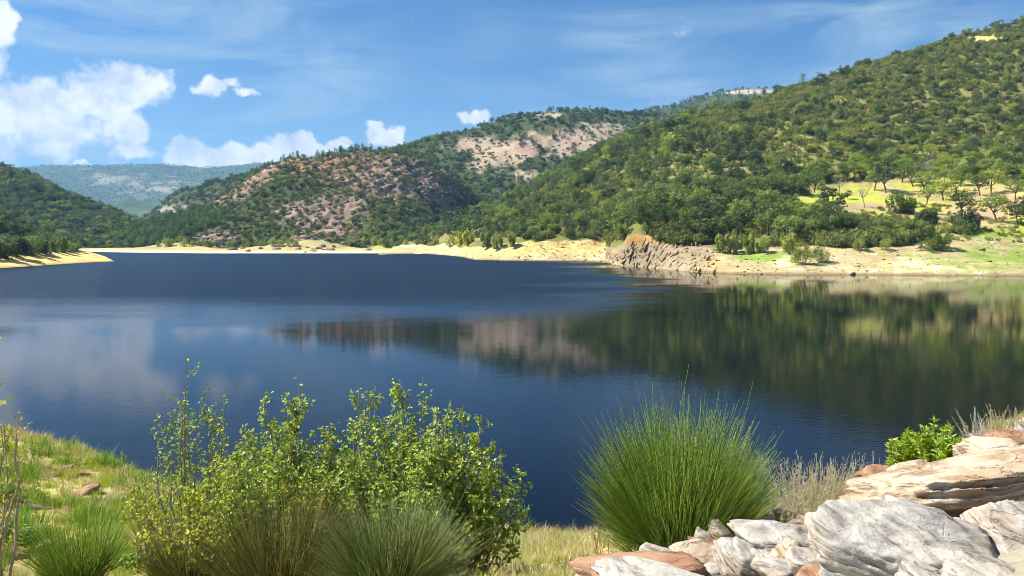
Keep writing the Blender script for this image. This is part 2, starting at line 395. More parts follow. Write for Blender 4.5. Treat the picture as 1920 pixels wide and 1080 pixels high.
rockA = ell(pa, qa, 1238, 478, 98, 36, nB * .3, .2) * (ra < tA[2] + .25)
c = lay(c, (.33, .26, .17), rockA); c = lay(c, (.48, .24, .06), rockA * ell(pa, qa, 1230, 448, 80, 9, nB * .5))
hillA = add_terrain('wooded_hill', VA, c, M['hill'], 'green wooded hill with grassy clearing above the pale shore')

# -- the rocky hill across the lake with its beach
C_cols = [(120, 471, [(465, 610), (458, 650), (456, 700)]), (220, 473, [(462, 600), (454, 640), (452, 700)]), (300, 474, [(462, 595), (446, 660), (430, 760)]),
 (400, 475, [(462, 585), (422, 680), (380, 800)]), (500, 475, [(463, 575), (392, 680), (324, 830)]), (570, 475, [(463, 570), (387, 680), (302, 850)]),
 (650, 475, [(460, 570), (382, 690), (298, 870)]), (750, 475, [(458, 575), (387, 700), (298, 880)]), (800, 476, [(458, 600), (397, 720), (306, 880)]),
 (850, 476, [(456, 640), (405, 760), (330, 880)]), (900, 476, [(452, 680), (415, 780), (367, 880)]), (1000, 476, [(448, 720), (432, 800), (412, 880)])]
VC, tiC, tC = loft(C_cols, 420, 190, amp=16.0, nscale=0.012, seed=4, row_w=[.4, 1.0, 2, 2, .5], back=(160, -70))
fc_ = VC.reshape(-1, 3)
nB = fbm(fc_ * .12 + 3, 4); strat = fbm(np.stack([fc_[:, 0] * .02 + fc_[:, 2] * .05, fc_[:, 1] * .02, fc_[:, 2] * .16 - fc_[:, 0] * .10], 1), 4)
pc, qc = project(fc_); rc = np.repeat(tiC, 420)
def rock_mask_C(px, py, nz):
    return np.maximum.reduce([ell(px, py, 760, 335, 150, 48, nz), ell(px, py, 660, 305, 130, 22, nz), ell(px, py, 480, 330, 110, 20, nz, .3, -.62), ell(px, py, 390, 372, 70, 12, nz, .3, -.62),
        ell(px, py, 600, 425, 75, 34, nz), ell(px, py, 820, 370, 75, 16, nz, .3, .5), ell(px, py, 640, 385, 60, 25, nz) * .8, ell(px, py, 410, 452, 45, 16, nz), ell(px, py, 560, 400, 50, 20, nz) * .8])
rockC = rock_mask_C(pc, qc, nB * 1.1) * (rc > tC[2])
VC[..., 2] += (strat * 5.0 * rockC).reshape(VC.shape[:2])
nA = fbm(fc_ * .03 + 8, 4)
c = np.tile(np.array([.060, .078, .026]), (len(fc_), 1)); c = lay(c, (.10, .105, .04), sstep(0, .4, nA))
c = lay(c, (.25, .17, .135), rockC); c = lay(c, (.36, .26, .20), rockC * sstep(.05, .4, strat)); c = lay(c, (.40, .20, .10), rockC * ell(pc, qc, 600, 305, 80, 30, nB) * .7)
bC = 1 - sstep(tC[2] - .1, tC[2] + .06, rc + nB * .15)
c = lay(c, (.41, .34, .16), bC); c = lay(c, (.46, .44, .12), bC * sstep(-.1, .3, nA) * sstep(tC[1] + .3, tC[2] - .1, rc) * .8)
c = lay(c, (.30, .36, .06), bC * ell(pc, qc, 740, 464, 70, 4, nB) * .8)
c = lay(c, (.58, .52, .36), bC * (1 - sstep(tC[1] + .1, tC[1] + .45, rc)))
hillC = add_terrain('rocky_hill', VC, c, M['hill'], 'pinkish rocky hill with dark scrub across the lake')

# -- the higher ridge behind, with a bare stony patch
B_cols = [(440, None, [(440, 850), (380, 1000), (345, 1200)]), (600, None, [(430, 830), (370, 1000), (305, 1200)]), (700, None, [(430, 830), (350, 1000), (292, 1170)]), (750, None, [(430, 830), (345, 1000), (280, 1160)]),
 (800, None, [(430, 830), (340, 1000), (264, 1150)]), (850, None, [(430, 830), (335, 1000), (249, 1150)]), (900, None, [(430, 830), (332, 1000), (239, 1150)]), (950, None, [(430, 830), (330, 1000), (227, 1150)]),
 (1000, None, [(430, 830), (325, 1000), (218, 1150)]), (1070, None, [(430, 830), (322, 1000), (207, 1150)]), (1150, None, [(430, 830), (322, 1000), (213, 1160)]), (1230, None, [(430, 840), (322, 1000), (220, 1170)]),
 (1300, None, [(430, 850), (325, 1000), (228, 1180)]), (1450, None, [(430, 850), (335, 1000), (250, 1200)])]
VB, tiB, tB = loft(B_cols, 340, 130, under=False, amp=14, nscale=.009, seed=7, back=(200, -60))
fb_ = VB.reshape(-1, 3); pb, qb = project(fb_); nB = fbm(fb_ * .07, 4); nA = fbm(fb_ * .02, 4)
def rock_mask_B(px, py, nz):
    return np.maximum.reduce([ell(px, py, 1085, 262, 85, 27, nz, .25, -.22), ell(px, py, 960, 285, 75, 24, nz, .3, -.3), ell(px, py, 900, 272, 50, 14, nz) * .8, ell(px, py, 985, 330, 25, 10, nz) * .7, ell(px, py, 1030, 217, 22, 6, nz) * .8])
rB = rock_mask_B(pb, qb, nB * .9)
c = np.tile(np.array([.055, .078, .028]), (len(fb_), 1)); c = lay(c, (.09, .10, .042), sstep(0, .4, nA))
c = lay(c, (.44, .34, .24), rB); c = lay(c, (.36, .24, .19), rB * sstep(.1, .4, nA))
add_terrain('high_ridge_hill', VB, c, M['hill'], 'high wooded ridge with a bare stony patch behind the rocky hill')

def simple_hill(name, cols, nc, nr, amp, ns, seed, mat, base, alt, label, patch=None, back=(300, -120), lim=.35):
    V, ti, t = loft(cols, nc, nr, under=False, amp=amp, nscale=ns, seed=seed, back=back)
    f_ = V.reshape(-1, 3); px, py = project(f_)
    c = np.tile(np.array(base), (len(f_), 1)); c = lay(c, alt, sstep(0, lim, fbm(f_ * ns * 3 + 2, 4)))
    if patch: c = patch(c, px, py, f_)
    return add_terrain(name, V, c, mat, label)
simple_hill('distant_summit_hill', [(1000, None, [(330, 1600), (280, 1800), (250, 2000)]), (1150, None, [(330, 1600), (270, 1800), (222, 2000)]), (1240, None, [(330, 1600), (260, 1800), (206, 2000)]),
  (1300, None, [(330, 1600), (255, 1800), (188, 2000)]), (1380, None, [(330, 1600), (250, 1800), (172, 2000)]), (1430, None, [(330, 1600), (250, 1800), (170, 2000)]), (1470, None, [(330, 1600), (250, 1800), (178, 2000)]),
  (1560, None, [(330, 1600), (260, 1800), (205, 2000)]), (1800, None, [(330, 1600), (280, 1800), (260, 2000)])], 200, 70, 8, .008, 11, M['hill'], (.055, .08, .03), (.08, .10, .04), 'blue green wooded summit rising behind the wooded hill',
  lambda c, px, py, f_: lay(c, (.45, .36, .28), ell(px, py, 1410, 172, 60, 5, fbm(f_ * .05) * .6)))
VE_cols = [(-500, None, [(480, 500), (380, 700), (250, 900)]), (-250, None, [(475, 560), (390, 720), (270, 900)]), (0, None, [(472, 600), (400, 740), (318, 900)]), (60, None, [(470, 610), (408, 740), (338, 890)]), (100, None, [(469, 615), (415, 740), (357, 880)]),
  (150, None, [(468, 620), (425, 740), (383, 870)]), (200, None, [(467, 625), (433, 740), (402, 860)]), (250, None, [(467, 630), (442, 740), (418, 850)]), (290, None, [(467, 635), (450, 730), (434, 830)]), (340, None, [(468, 640), (458, 720), (450, 800)])]
simple_hill('dark_wooded_hill', VE_cols, 260, 110, 9, .012, 14, M['hill'], (.040, .056, .022), (.06, .075, .03), 'dark evergreen hill sloping down behind the sandy spit', back=(200, -80))
simple_hill('valley_hill', [(150, None, [(455, 1000), (450, 1150), (440, 1300)]), (250, None, [(452, 1000), (436, 1150), (422, 1300)]), (290, None, [(452, 1000), (425, 1150), (397, 1300)]), (330, None, [(452, 1000), (412, 1150), (366, 1300)]),
  (380, None, [(450, 1000), (406, 1150), (351, 1310)]), (430, None, [(450, 1000), (400, 1150), (339, 1330)]), (480, None, [(450, 1000), (400, 1150), (330, 1350)]), (600, None, [(450, 1000), (400, 1150), (325, 1350)])], 160, 80, 12, .008, 17, M['hill'], (.050, .066, .028), (.085, .09, .05),
  'small scrubby hill deep in the valley between two slopes', lambda c, px, py, f_: lay(c, (.34, .29, .24), .8 * ell(px, py, 335, 395, 40, 10, fbm(f_ * .03) * 1.2)))
simple_hill('far_valley_knoll_hill', [(60, None, [(440, 2600), (420, 2900), (405, 3100)]), (200, None, [(440, 2600), (410, 2900), (388, 3100)]), (245, None, [(440, 2600), (405, 2900), (374, 3100)]), (285, None, [(440, 2600), (405, 2900), (382, 3100)]), (420, None, [(440, 2600), (420, 2900), (400, 3100)])],
  120, 50, 30, .004, 19, M['far_hill'], (.055, .085, .035), (.09, .11, .05), 'low hazy green knoll at the foot of the distant plateau')
simple_hill('distant_plateau_hill', [(-500, None, [(440, 3600), (380, 4600), (335, 5600)]), (-100, None, [(440, 3600), (375, 4600), (322, 5600)]), (50, None, [(440, 3600), (372, 4600), (317, 5600)]), (130, None, [(440, 3600), (370, 4600), (311, 5600)]), (250, None, [(440, 3600), (368, 4600), (310, 5600)]),
  (350, None, [(440, 3600), (370, 4600), (314, 5600)]), (420, None, [(440, 3600), (366, 4600), (312, 5600)]), (490, None, [(440, 3600), (366, 4600), (308, 5600)]), (650, None, [(440, 3600), (372, 4600), (308, 5600)]), (1000, None, [(440, 3600), (392, 4600), (345, 5600)])],
  320, 120, 45, .0022, 23, M['far_hill'], (.048, .080, .038), (.075, .10, .045), 'long flat topped plateau blue with distance',
  lambda c, px, py, f_: lay(c, (.36, .30, .24), np.clip(.6 * np.maximum(ell(px, py, 205, 335, 50, 14, .3 + fbm(f_ * .01) * 1.8), ell(px, py, 300, 350, 130, 30, .8 + fbm(f_ * .012 + 4) * 2.0)), 0, 1)), back=(600, -100))
# -- sandy spit on the near left
H_cols = [(-500, 530, [(500, 225), (440, 270), (380, 320)]), (-250, 517, [(492, 240), (440, 285), (410, 330)]), (-100, 508, [(489, 253), (450, 290), (436, 325)]), (0, 503, [(487, 264), (458, 293), (449, 318)]),
  (60, 499, [(481, 288), (463, 306), (458, 324)]), (120, 495, [(476, 314), (468, 326), (465, 338)]), (170, 492, [(475, 336), (473, 344), (472, 350)]), (200, 490.5, [(482, 344), (481, 350), (481, 354)]), (214, 490, [(488.5, 330), (488.5, 334), (489, 338)]), (222, 494, [(494, 320), (494, 325), (495, 328)])]
VH, tiH, tH = loft(H_cols, 220, 80, amp=1.2, nscale=.05, seed=29, row_w=[.5, 1.5, 1, 1, .6], back=(45, -14))
fh = VH.reshape(-1, 3); rh = np.repeat(tiH, 220); nB = fbm(fh * .25, 4)
c = np.tile(np.array([.10, .11, .03]), (len(fh), 1)); b_ = 1 - sstep(tH[2] + .1, tH[2] + .45, rh + nB * .2); b_ = np.maximum(b_, sstep(150, 185, project(fh)[0]))
c = lay(c, (.72, .52, .19), b_); c = lay(c, (.50, .45, .14), b_ * sstep(0, .4, nB) * .6); c = lay(c, (.3, .2, .08), (1 - sstep(.1, .6, fh[:, 2])) * .7)
add_terrain('sandy_spit', VH, c, M['hill'], 'sandy ochre spit running out into the lake')

# -- lakebed far down so that nothing shows through
lb = mesh_np('lakebed', [(-2500, 25, -6), (2500, 25, -6), (2500, 7000, -6), (-2500, 7000, -6)], [np.array([[0, 1, 2, 3]])], [plain('lakebed_mud', (.05, .04, .025), (.08, .06, .04), .1)])
o = link('lakebed', lb); tag(o, 'muddy lakebed under the dark water', 'ground', kind='structure')

# -- the near bank: a thin-plate surface through surveyed points
ctl = []
def cp(px, py, D): p = P(px, py, D); ctl.append((p.x, p.y, p.z))
for a in [(1900, 1095, 3.1), (1500, 1095, 4.0), (1200, 1092, 5.2), (1050, 1092, 7), (900, 1085, 10.5), (700, 1110, 9.5), (500, 1105, 10.5), (300, 1095, 12.3), (0, 1095, 13.3), (-400, 1060, 13),
          (0, 838, 34), (110, 856, 33.5), (240, 880, 31.3), (600, 950, 26.6), (1000, 1006, 24.0), (1250, 1012, 24), (90, 955, 20), (260, 965, 20), (430, 990, 19), (-300, 940, 20), (800, 1025, 18), (1000, 1040, 16),
          (1260, 1045, 7.3), (1540, 945, 9.6), (1440, 985, 8.2), (1650, 915, 9.2), (1760, 890, 8.3), (1900, 812, 8.0), (2000, 770, 8.5), (2300, 700, 9), (1620, 1000, 6), (1780, 960, 5.6)]: cp(*a)
ctl += [(0, 0, 7.35), (-6, 0, 7.2), (6, 0, 7.5), (0, -6, 7.6), (-20, -4, 6.5), (20, -4, 7.6), (25, 10, 7.2), (8.5, 21, 0.2), (14, 20, .2), (26, 24, 0), (0, 29, -1.5), (12, 27, -2.5), (-10, 33, -3.5), (-20, 37, -3.5), (-30, 39, -3.5), (-45, 42, -3), (-45, 15, 4.5), (0, 44, -5), (30, 40, -6), (-25, 46, -4)]
ctl = np.array(ctl)
def tps_fit(C):
    n = len(C); d = np.linalg.norm(C[:, None, :2] - C[None, :, :2], axis=2); K = np.where(d > 0, d * d * np.log(np.maximum(d, 1e-9)), 0) + np.eye(n) * .4
    Pm = np.c_[np.ones(n), C[:, :2]]; L = np.zeros((n + 3, n + 3)); L[:n, :n] = K; L[:n, n:] = Pm; L[n:, :n] = Pm.T
    return np.linalg.solve(L, np.r_[C[:, 2], 0, 0, 0])
WT = tps_fit(ctl)
def near_z(xy, rough=True):
    xy = np.atleast_2d(xy); d = np.linalg.norm(xy[:, None, :] - ctl[None, :, :2], axis=2); K = np.where(d > 0, d * d * np.log(np.maximum(d, 1e-9)), 0)
    z = K @ WT[:-3] + WT[-3] + xy @ WT[-2:]
    if rough:
        q = np.c_[xy, np.zeros(len(xy))]; z = z + fbm(q * .45, 4) * .22 + fbm(q * 2.2 + 5, 3) * .05
    return z
xs = np.concatenate([np.arange(-48, -26, .5), np.arange(-26, 16, .16), np.arange(16, 34, .6)]); ys = np.concatenate([np.arange(-6, 4, .3), np.arange(4, 38, .16), np.arange(38, 50, .6)])
X, Y = np.meshgrid(xs, ys); xy = np.c_[X.ravel(), Y.ravel()]
Zn = np.concatenate([near_z(k) for k in np.array_split(xy, 20)])
VN = np.c_[xy, Zn].reshape(len(ys), len(xs), 3); fn = VN.reshape(-1, 3)
pn, qn = project(fn); n1 = fbm(fn * [.5, .5, 0], 4); n2 = fbm(fn * [2.0, 2.0, 0] + 4, 4)
c = np.tile(np.array([.40, .32, .13]), (len(fn), 1))
c = lay(c, (.33, .33, .06), sstep(-.1, .3, n1) * .9); c = lay(c, (.25, .15, .07), sstep(.08, .35, n2) * .85); c = lay(c, (.46, .39, .21), sstep(.1, .5, -n1 + .4 * n2) * .8)
c = lay(c, (.50, .42, .20), ell(pn, qn, 1020, 1035, 170, 32, n2 * .4) * .9); c = lay(c, (.50, .37, .11), (1 - sstep(.15, 1.0, fn[:, 2])) * .8); c = lay(c, (.52, .36, .10), (1 - sstep(-1.2, .1, fn[:, 2])))
c = lay(c, (.33, .29, .22), np.maximum(sstep(2.0, 4.5, fn[:, 0]) * (fn[:, 1] < 14), sstep(.3, 1.2, fn[:, 0]) * (fn[:, 1] < 6.8)) * .95)
me_near = add_terrain('lake_bank', VN, c, M['bank'], 'sunlit sandy bank with yellow moss sloping to the water')

# -- water
def water_mat():
    m, t, out = new_mat('lake_water'); tcn = t.node('ShaderNodeTexCoord'); ob = tcn.outputs['Object']
    sp = t.node('ShaderNodeSeparateXYZ'); t.l.new(ob, sp.inputs[0])
    # wind-ruffled reach in mid-lake, calm in the lee of the hill and close in
    st = t.vmath('MULTIPLY', ob, (0.012, 0.03, 0)); wn = t.noise(st, 1.0, 4, 0.6)
    lee = t.math('ADD', t.math('MULTIPLY', sp.outputs[1], -0.10), t.math('ADD', sp.outputs[0], t.math('MULTIPLY', t.math('SUBTRACT', wn, .5), 90)))
    ruf = t.math('MULTIPLY', t.maprange(lee, 20, -14, 0, 1, True), t.maprange(t.math('ADD', sp.outputs[1], t.math('MULTIPLY', wn, 60)), 105, 175, 0, 1, True))
    w1 = t.noise(t.vmath('MULTIPLY', ob, (1.0, 1.7, 1)), 2.6, 3, 0.6, 0.6); w2 = t.noise(t.vmath('MULTIPLY', ob, (0.8, 1.5, 1)), 0.55, 2, 0.5)
    hgt = t.math('ADD', t.math('MULTIPLY', w1, t.math('ADD', t.maprange(ruf, 0, 1, 0.0018, 0.05), t.math('MULTIPLY', t.maprange(sp.outputs[1], 54, 33, 0, .0065), t.maprange(wn, .38, .6)))), t.math('MULTIPLY', w2, t.maprange(ruf, 0, 1, 0.0026, 0.08)))
    bp = t.node('ShaderNodeBump'); bp.inputs['Strength'].default_value = 1.0; bp.inputs['Distance'].default_value = 1.0; t.l.new(hgt, bp.inputs['Height'])
    # ruffled normals all tilted to the near bank so they reflect higher, bluer sky
    tl_ = t.node('ShaderNodeCombineXYZ'); t.l.new(t.math('MULTIPLY', ruf, -0.20), tl_.inputs[1])
    nrm = t.vmath('NORMALIZE', t.vmath('ADD', bp.outputs[0], tl_.outputs[0]))
    fr = t.node('ShaderNodeFresnel', i_0=1.24); t.l.new(nrm, fr.inputs['Normal'])
    gl = t.node('ShaderNodeBsdfGlossy'); gl.inputs['Roughness'].default_value = 0.03; gl.inputs[0].default_value = (.82, .84, .88, 1); t.l.new(nrm, gl.inputs['Normal'])
    at = t.node('ShaderNodeAttribute', attribute_name='depth')
    fac = t.math('SUBTRACT', 1.0, t.math('POWER', 2.718, t.math('MULTIPLY', at.outputs['Fac'], -1.5)))
    df = t.node('ShaderNodeBsdfDiffuse'); df.inputs[0].default_value = (.0016, .0034, .0070, 1)
    tp = t.node('ShaderNodeBsdfTransparent'); tp.inputs[0].default_value = (.85, .80, .62, 1)
    body = t.node('ShaderNodeMixShader'); t.l.new(fac, body.inputs[0]); t.l.new(tp.outputs[0], body.inputs[1]); t.l.new(df.outputs[0], body.inputs[2])
    ms = t.node('ShaderNodeMixShader'); t.l.new(fr.outputs[0], ms.inputs[0]); t.l.new(body.outputs[0], ms.inputs[1]); t.l.new(gl.outputs[0], ms.inputs[2])
    t.l.new(ms.outputs[0], out.inputs[0]); return m
wx = np.concatenate([np.linspace(-900, -60, 15), np.arange(-48, 34, .8), np.linspace(45, 900, 15)]); wy = np.concatenate([np.arange(14, 48, .6), np.linspace(50, 760, 40)])
X, Y = np.meshgrid(wx, wy); Wv = np.c_[X.ravel(), Y.ravel(), np.zeros(X.size)]
dep = np.full(len(Wv), 6.0); nearm = (Wv[:, 1] < 48) & (Wv[:, 0] > -48) & (Wv[:, 0] < 34)
dep[nearm] = np.clip(-near_z(Wv[nearm, :2], False), 0, 8)
me = mesh_np('lake_water', Wv, [grid_faces(len(wy), len(wx))], [water_mat()], smooth=True)
a_ = me.attributes.new('depth', 'FLOAT', 'POINT'); a_.data.foreach_set('value', dep.astype(np.float32))
o = link('lake_water', me); tag(o, 'dark blue lake water mirroring the hills', 'water', kind='structure')

def hit(px, py, names=None):
    d = pix_dir(px, py).normalized(); best = None
    for k, h in HILLS.items():
        if names and k not in names: continue
        loc, n, i, dist = h['bvh'].ray_cast(Vector((0, 0, H)), d)
        if loc is not None and (best is None or dist < best[1]): best = (loc, dist)
    return best[0] if best else None
def drop(x, y, name):
    loc, n, i, d = HILLS[name]['bvh'].ray_cast(Vector((x, y, 2000)), Vector((0, 0, -1)))
    return loc

# ------------------------------------------------------------------ plant building blocks
def unit(v): return v / np.maximum(np.linalg.norm(v, axis=-1, keepdims=True), 1e-9)
def quads(Cn, N, size, asp=1.0, g=rng):
    """leaf-sized quads: centres, normals, half sizes"""
    n = len(Cn); r = unit(g.normal(size=(n, 3))); a = unit(np.cross(N, r)); b = np.cross(N, a)
    s = np.asarray(size).reshape(-1, 1); a = a * s; b = b * s * asp
    V = np.stack([Cn - a, Cn - b * .7, Cn + a, Cn + b * .7], 1).reshape(-1, 3)
    return V, np.arange(n * 4).reshape(n, 4)
def tubes(Pl, Rd, sides=4):
    """Pl (n,k,3) centre lines, Rd (n,k) radii"""
    n, k, _ = Pl.shape; T_ = np.gradient(Pl, axis=1); T_ = unit(T_); ref = np.where(np.abs(T_[..., 2:3]) > .9, np.array([1., 0, 0]), np.array([0, 0, 1.]))
    a = unit(np.cross(T_, ref)); b = np.cross(T_, a)
    th = np.arange(sides) * 2 * math.pi / sides
    V = Pl[:, :, None, :] + Rd[:, :, None, None] * (np.cos(th)[None, None, :, None] * a[:, :, None, :] + np.sin(th)[None, None, :, None] * b[:, :, None, :])
    idx = np.arange(n * k * sides).reshape(n, k, sides); nx = np.roll(idx, -1, axis=2)
    Fc = np.stack([idx[:, :-1], nx[:, :-1], nx[:, 1:], idx[:, 1:]], -1).reshape(-1, 4)
    return V.reshape(-1, 3), Fc
class Buf:
    def __init__(s): s.V = []; s.F = []; s.M = []; s.n = 0
    def add(s, V, Fc, m=0):
        s.V.append(V); s.F.append(Fc + s.n); s.M.append(np.full(len(Fc), m)); s.n += len(V); return s
    def mesh(s, name, mats, smooth=False): return mesh_np(name, np.concatenate(s.V), s.F, mats, np.concatenate(s.M), smooth)

def limb_set(g, base_h, height, spread, nl, r0):
    """a leaning trunk that forks into limbs"""
    b = Buf(); lean = g.normal(size=2) * .06 * height; fork = np.array([lean[0], lean[1], base_h])
    t = np.linspace(0, 1, 5)[:, None]; tr = np.array([0, 0, -.5]) * (1 - t) + fork * t + np.c_[np.sin(t[:, 0] * 3) * .05 * height, np.zeros(5), np.zeros(5)] * .5
    V, Fc = tubes(tr[None], np.linspace(r0, r0 * .72, 5)[None], 7); b.add(V, Fc); ends = []
    L = []
    for k in range(nl):
        an = 2 * math.pi * (k + g.uniform(-.3, .3)) / nl; rr = spread * g.uniform(.45, .85)
        e = np.array([math.cos(an) * rr, math.sin(an) * rr, height * g.uniform(.6, .92)]); mid = tr[-1] * .55 + e * .45 + np.array([0, 0, -.05 * height]) + g.normal(size=3) * .05 * height
        tt = np.linspace(0, 1, 6)[:, None]; L.append((1 - tt) ** 2 * tr[-1] + 2 * tt * (1 - tt) * mid + tt ** 2 * e); ends.append(e)
    L = np.array(L); V, Fc = tubes(L, np.tile(np.linspace(r0 * .6, r0 * .12, 6), (nl, 1)), 5); b.add(V, Fc)
    sub = []
    for k in range(nl * 3):
        p = L[k % nl][g.integers(2, 5)]; e = p + unit(g.normal(size=3) + [0, 0, .5]) * spread * g.uniform(.25, .5); tt = np.linspace(0, 1, 4)[:, None]; sub.append(p * (1 - tt) + e * tt + g.normal(size=(4, 3)) * .03 * spread * tt)
        ends.append(e)
    V, Fc = tubes(np.array(sub), np.tile(np.linspace(r0 * .25, r0 * .06, 4), (len(sub), 1)), 4); b.add(V, Fc)
    return b, np.array(ends)

def crown(g, hgt, rad, low, ncl, nleaf, leaf, flat=.75, ends=None):
    """leaf clumps spread through a lumpy dome, with gaps between them"""
    cs = []
    while len(cs) < ncl:
        p = g.uniform(-1, 1, 3); r = np.linalg.norm(p)
        if .35 < r < 1 and p[2] > -.75: cs.append([p[0] * rad * .78, p[1] * rad * .78, low + (hgt - low) * (.5 + .40 * p[2])])
    cs = np.array(cs)
    if ends is not None: cs = np.concatenate([cs, ends])
    cr = rad * g.uniform(.20, .40, len(cs))
    k = g.integers(0, len(cs), nleaf); d = unit(g.normal(size=(nleaf, 3))); d[:, 2] = np.where(d[:, 2] < -.2, d[:, 2] * .4, d[:, 2]); rr = g.uniform(.55, 1.05, nleaf) ** .6
    Cn = cs[k] + d * (cr[k] * rr)[:, None] * np.array([1, 1, flat]); Nn = unit(d * 1.0 + g.normal(size=(nleaf, 3)) * .38 + [0, 0, .2])
    return quads(Cn, Nn, leaf * g.uniform(.6, 1.3, nleaf), 1.0, g)

def make_oak(seed, hgt, rad, low, mat, nleaf=1500, leaf=.19, base=.30):
    g = np.random.default_rng(seed); tb, ends = limb_set(g, hgt * base, hgt, rad, 5, hgt * .030)
    V, Fc = crown(g, hgt, rad, low, 20, nleaf, leaf, .7, ends[:12])
    return tb.mesh('trunk', [M['bark']], True), Buf().add(V, Fc).mesh('crown', [mat])
def make_pine(seed, hgt, mat, nleaf=1000):
    g = np.random.default_rng(seed); t = np.linspace(0, 1, 6)[:, None]; tr = t * np.array([g.normal() * .3, g.normal() * .3, hgt * .96]) + [0, 0, -.3]
    V, Fc = tubes(tr[None], np.linspace(.16, .04, 6)[None] * hgt / 7, 6); tb = Buf().add(V, Fc)
    cs = []; br = []
    for k in range(26):
        h = hgt * (.3 + .68 * k / 26); r = hgt * .25 * (1 - .72 * (k / 26) ** 1.4) * g.uniform(.6, 1.1); an = k * 2.4
        p = np.array([math.cos(an) * r, math.sin(an) * r, h]); cs.append(p); tt = np.linspace(0, 1, 3)[:, None]; br.append(np.array([0, 0, h * .95]) * (1 - tt) + p * tt)
    V, Fc = tubes(np.array(br), np.tile([.05, .03, .015], (26, 1)), 4); tb.add(V, Fc); cs = np.array(cs)
    k = g.integers(0, 26, nleaf); d = unit(g.normal(size=(nleaf, 3))); Cn = cs[k] * [.8, .8, 1] + d * hgt * .10 * [1.15, 1.15, .6]
    V, Fc = quads(Cn, unit(d + [0, 0, .6] + g.normal(size=(nleaf, 3)) * .4), .15 * g.uniform(.7, 1.3, nleaf), .7, g)
    return tb.mesh('trunk', [M['bark']], True), Buf().add(V, Fc).mesh('crown', [mat])
def make_shrub(seed, hgt, rad, mat, nleaf=700, leaf=.15, up=0.2, stems=9, stem_mat='bark'):
    g = np.random.default_rng(seed); L = []
    for k in range(stems):
        an = g.uniform(0, 6.28); e = np.array([math.cos(an) * rad * g.uniform(.2, .8), math.sin(an) * rad * g.uniform(.2, .8), hgt * g.uniform(.6, .95)]); tt = np.linspace(0, 1, 5)[:, None]
        L.append(np.array([math.cos(an), math.sin(an), 0]) * rad * .06 + e * tt * np.c_[tt ** .5, tt ** .5, tt ** 1] / np.maximum(tt, 1e-6) ** .0 + [0, 0, -.15])
    V, Fc = tubes(np.array(L), np.tile(np.linspace(.03, .008, 5) * hgt * .5, (stems, 1)), 4); tb = Buf().add(V, Fc)
    ncl = 16; an = g.uniform(0, 6.28, ncl); rr = rad * np.sqrt(g.uniform(0, .75, ncl)); zz = hgt * (g.uniform(.15, .8, ncl)) * (1 - .45 * (rr / rad) ** 2)
    cs = np.c_[np.cos(an) * rr, np.sin(an) * rr, zz]; k = g.integers(0, ncl, nleaf); d = unit(g.normal(size=(nleaf, 3)))
    Cn = cs[k] + d * np.c_[np.full(nleaf, rad * .33), np.full(nleaf, rad * .33), np.full(nleaf, hgt * (.17 + up))] * g.uniform(.5, 1.05, (nleaf, 1)); Cn[:, 2] = np.maximum(Cn[:, 2], .03)
    V, Fc = quads(Cn, unit(d + g.normal(size=(nleaf, 3)) * .5 + [0, 0, .3]), leaf * g.uniform(.6, 1.3, nleaf), 1, g)
    return tb.mesh('stem', [M[stem_mat]], True), Buf().add(V, Fc).mesh('crown', [mat])
def make_bare(seed, hgt, rad):
    g = np.random.default_rng(seed); tb, ends = limb_set(g, hgt * .35, hgt, rad, 6, hgt * .022)
    tw = []
    for e in ends:
        for k in range(4):
            q = e + unit(g.normal(size=3) + [0, 0, .4]) * rad * .35; tt = np.linspace(0, 1, 3)[:, None]; tw.append(e * (1 - tt) + q * tt)
    V, Fc = tubes(np.array(tw), np.tile([.02, .014, .008], (len(tw), 1)), 3); tb.add(V, Fc)
    return tb.mesh('trunk', [M['bark_pale']], True)

PRO = dict(
 oak_dark=[make_oak(100 + k, 7.5 + .5 * k, 3.4 + .25 * k, 1.6, M['oak_dark'], 1700) for k in range(3)],
 oak_olive=[make_oak(110 + k, 7.5 + .5 * k, 3.5 + .2 * k, 1.9, M['oak_olive'], 1500) for k in range(3)],
 oak_yellow=[make_oak(120 + k, 7 + .5 * k, 3.2 + .2 * k, 2.0, M['oak_yellow'], 1100) for k in range(2)],
 pine=[make_pine(130 + k, 8 + k, M['pine']) for k in range(2)],
 maquis=[make_shrub(140 + k, 2.2 + .3 * k, 2.0, M['maquis'], 650, .17) for k in range(3)],
 maquis_dark=[make_shrub(150 + k, 2.6, 2.2, M['oak_dark'], 700, .18) for k in range(2)],
 willow=[make_shrub(160 + k, 4.0, 1.9, M['willow'], 1300, .13, .12, 14, 'bark_pale') for k in range(2)],
 round_bush=[make_shrub(170 + k, 4.2, 2.4, M['oak_dark'], 2600, .16, .1) for k in range(2)],
 round_olive=[make_shrub(175, 4.2, 2.4, M['oak_olive'], 2600, .15, .1)],
 poplar_tree=[make_shrub(180 + k, 8, 2.5, M['willow'], 3000, .21, .08, 12, 'bark_pale') for k in range(2)],
 yellow_tree=[make_shrub(184 + k, 8, 2.7, M['yellow'], 3000, .22, .08, 12, 'bark_pale') for k in range(2)])
BARE = [make_bare(190 + k, 7.5, 3.0) for k in range(2)]
HGT = dict(oak_dark=8.2, oak_olive=8.2, oak_yellow=7.4, pine=8.4, maquis=2.4, maquis_dark=2.7, willow=4.0, round_bush=4.2, round_olive=4.2, poplar_tree=8, yellow_tree=8)

def plant(name, kind, loc, s, rz, label, cat, group=None, var=None):
    ms = PRO[kind][random.randrange(len(PRO[kind])) if var is None else var % len(PRO[kind])]
    r = empty(name, loc, rz); r.scale = (s * random.uniform(.9, 1.12), s * random.uniform(.9, 1.12), s)
    tag(r, label, cat, group)
    for me in ms:
        link(me.name.split('.')[0], me, r)
    return r

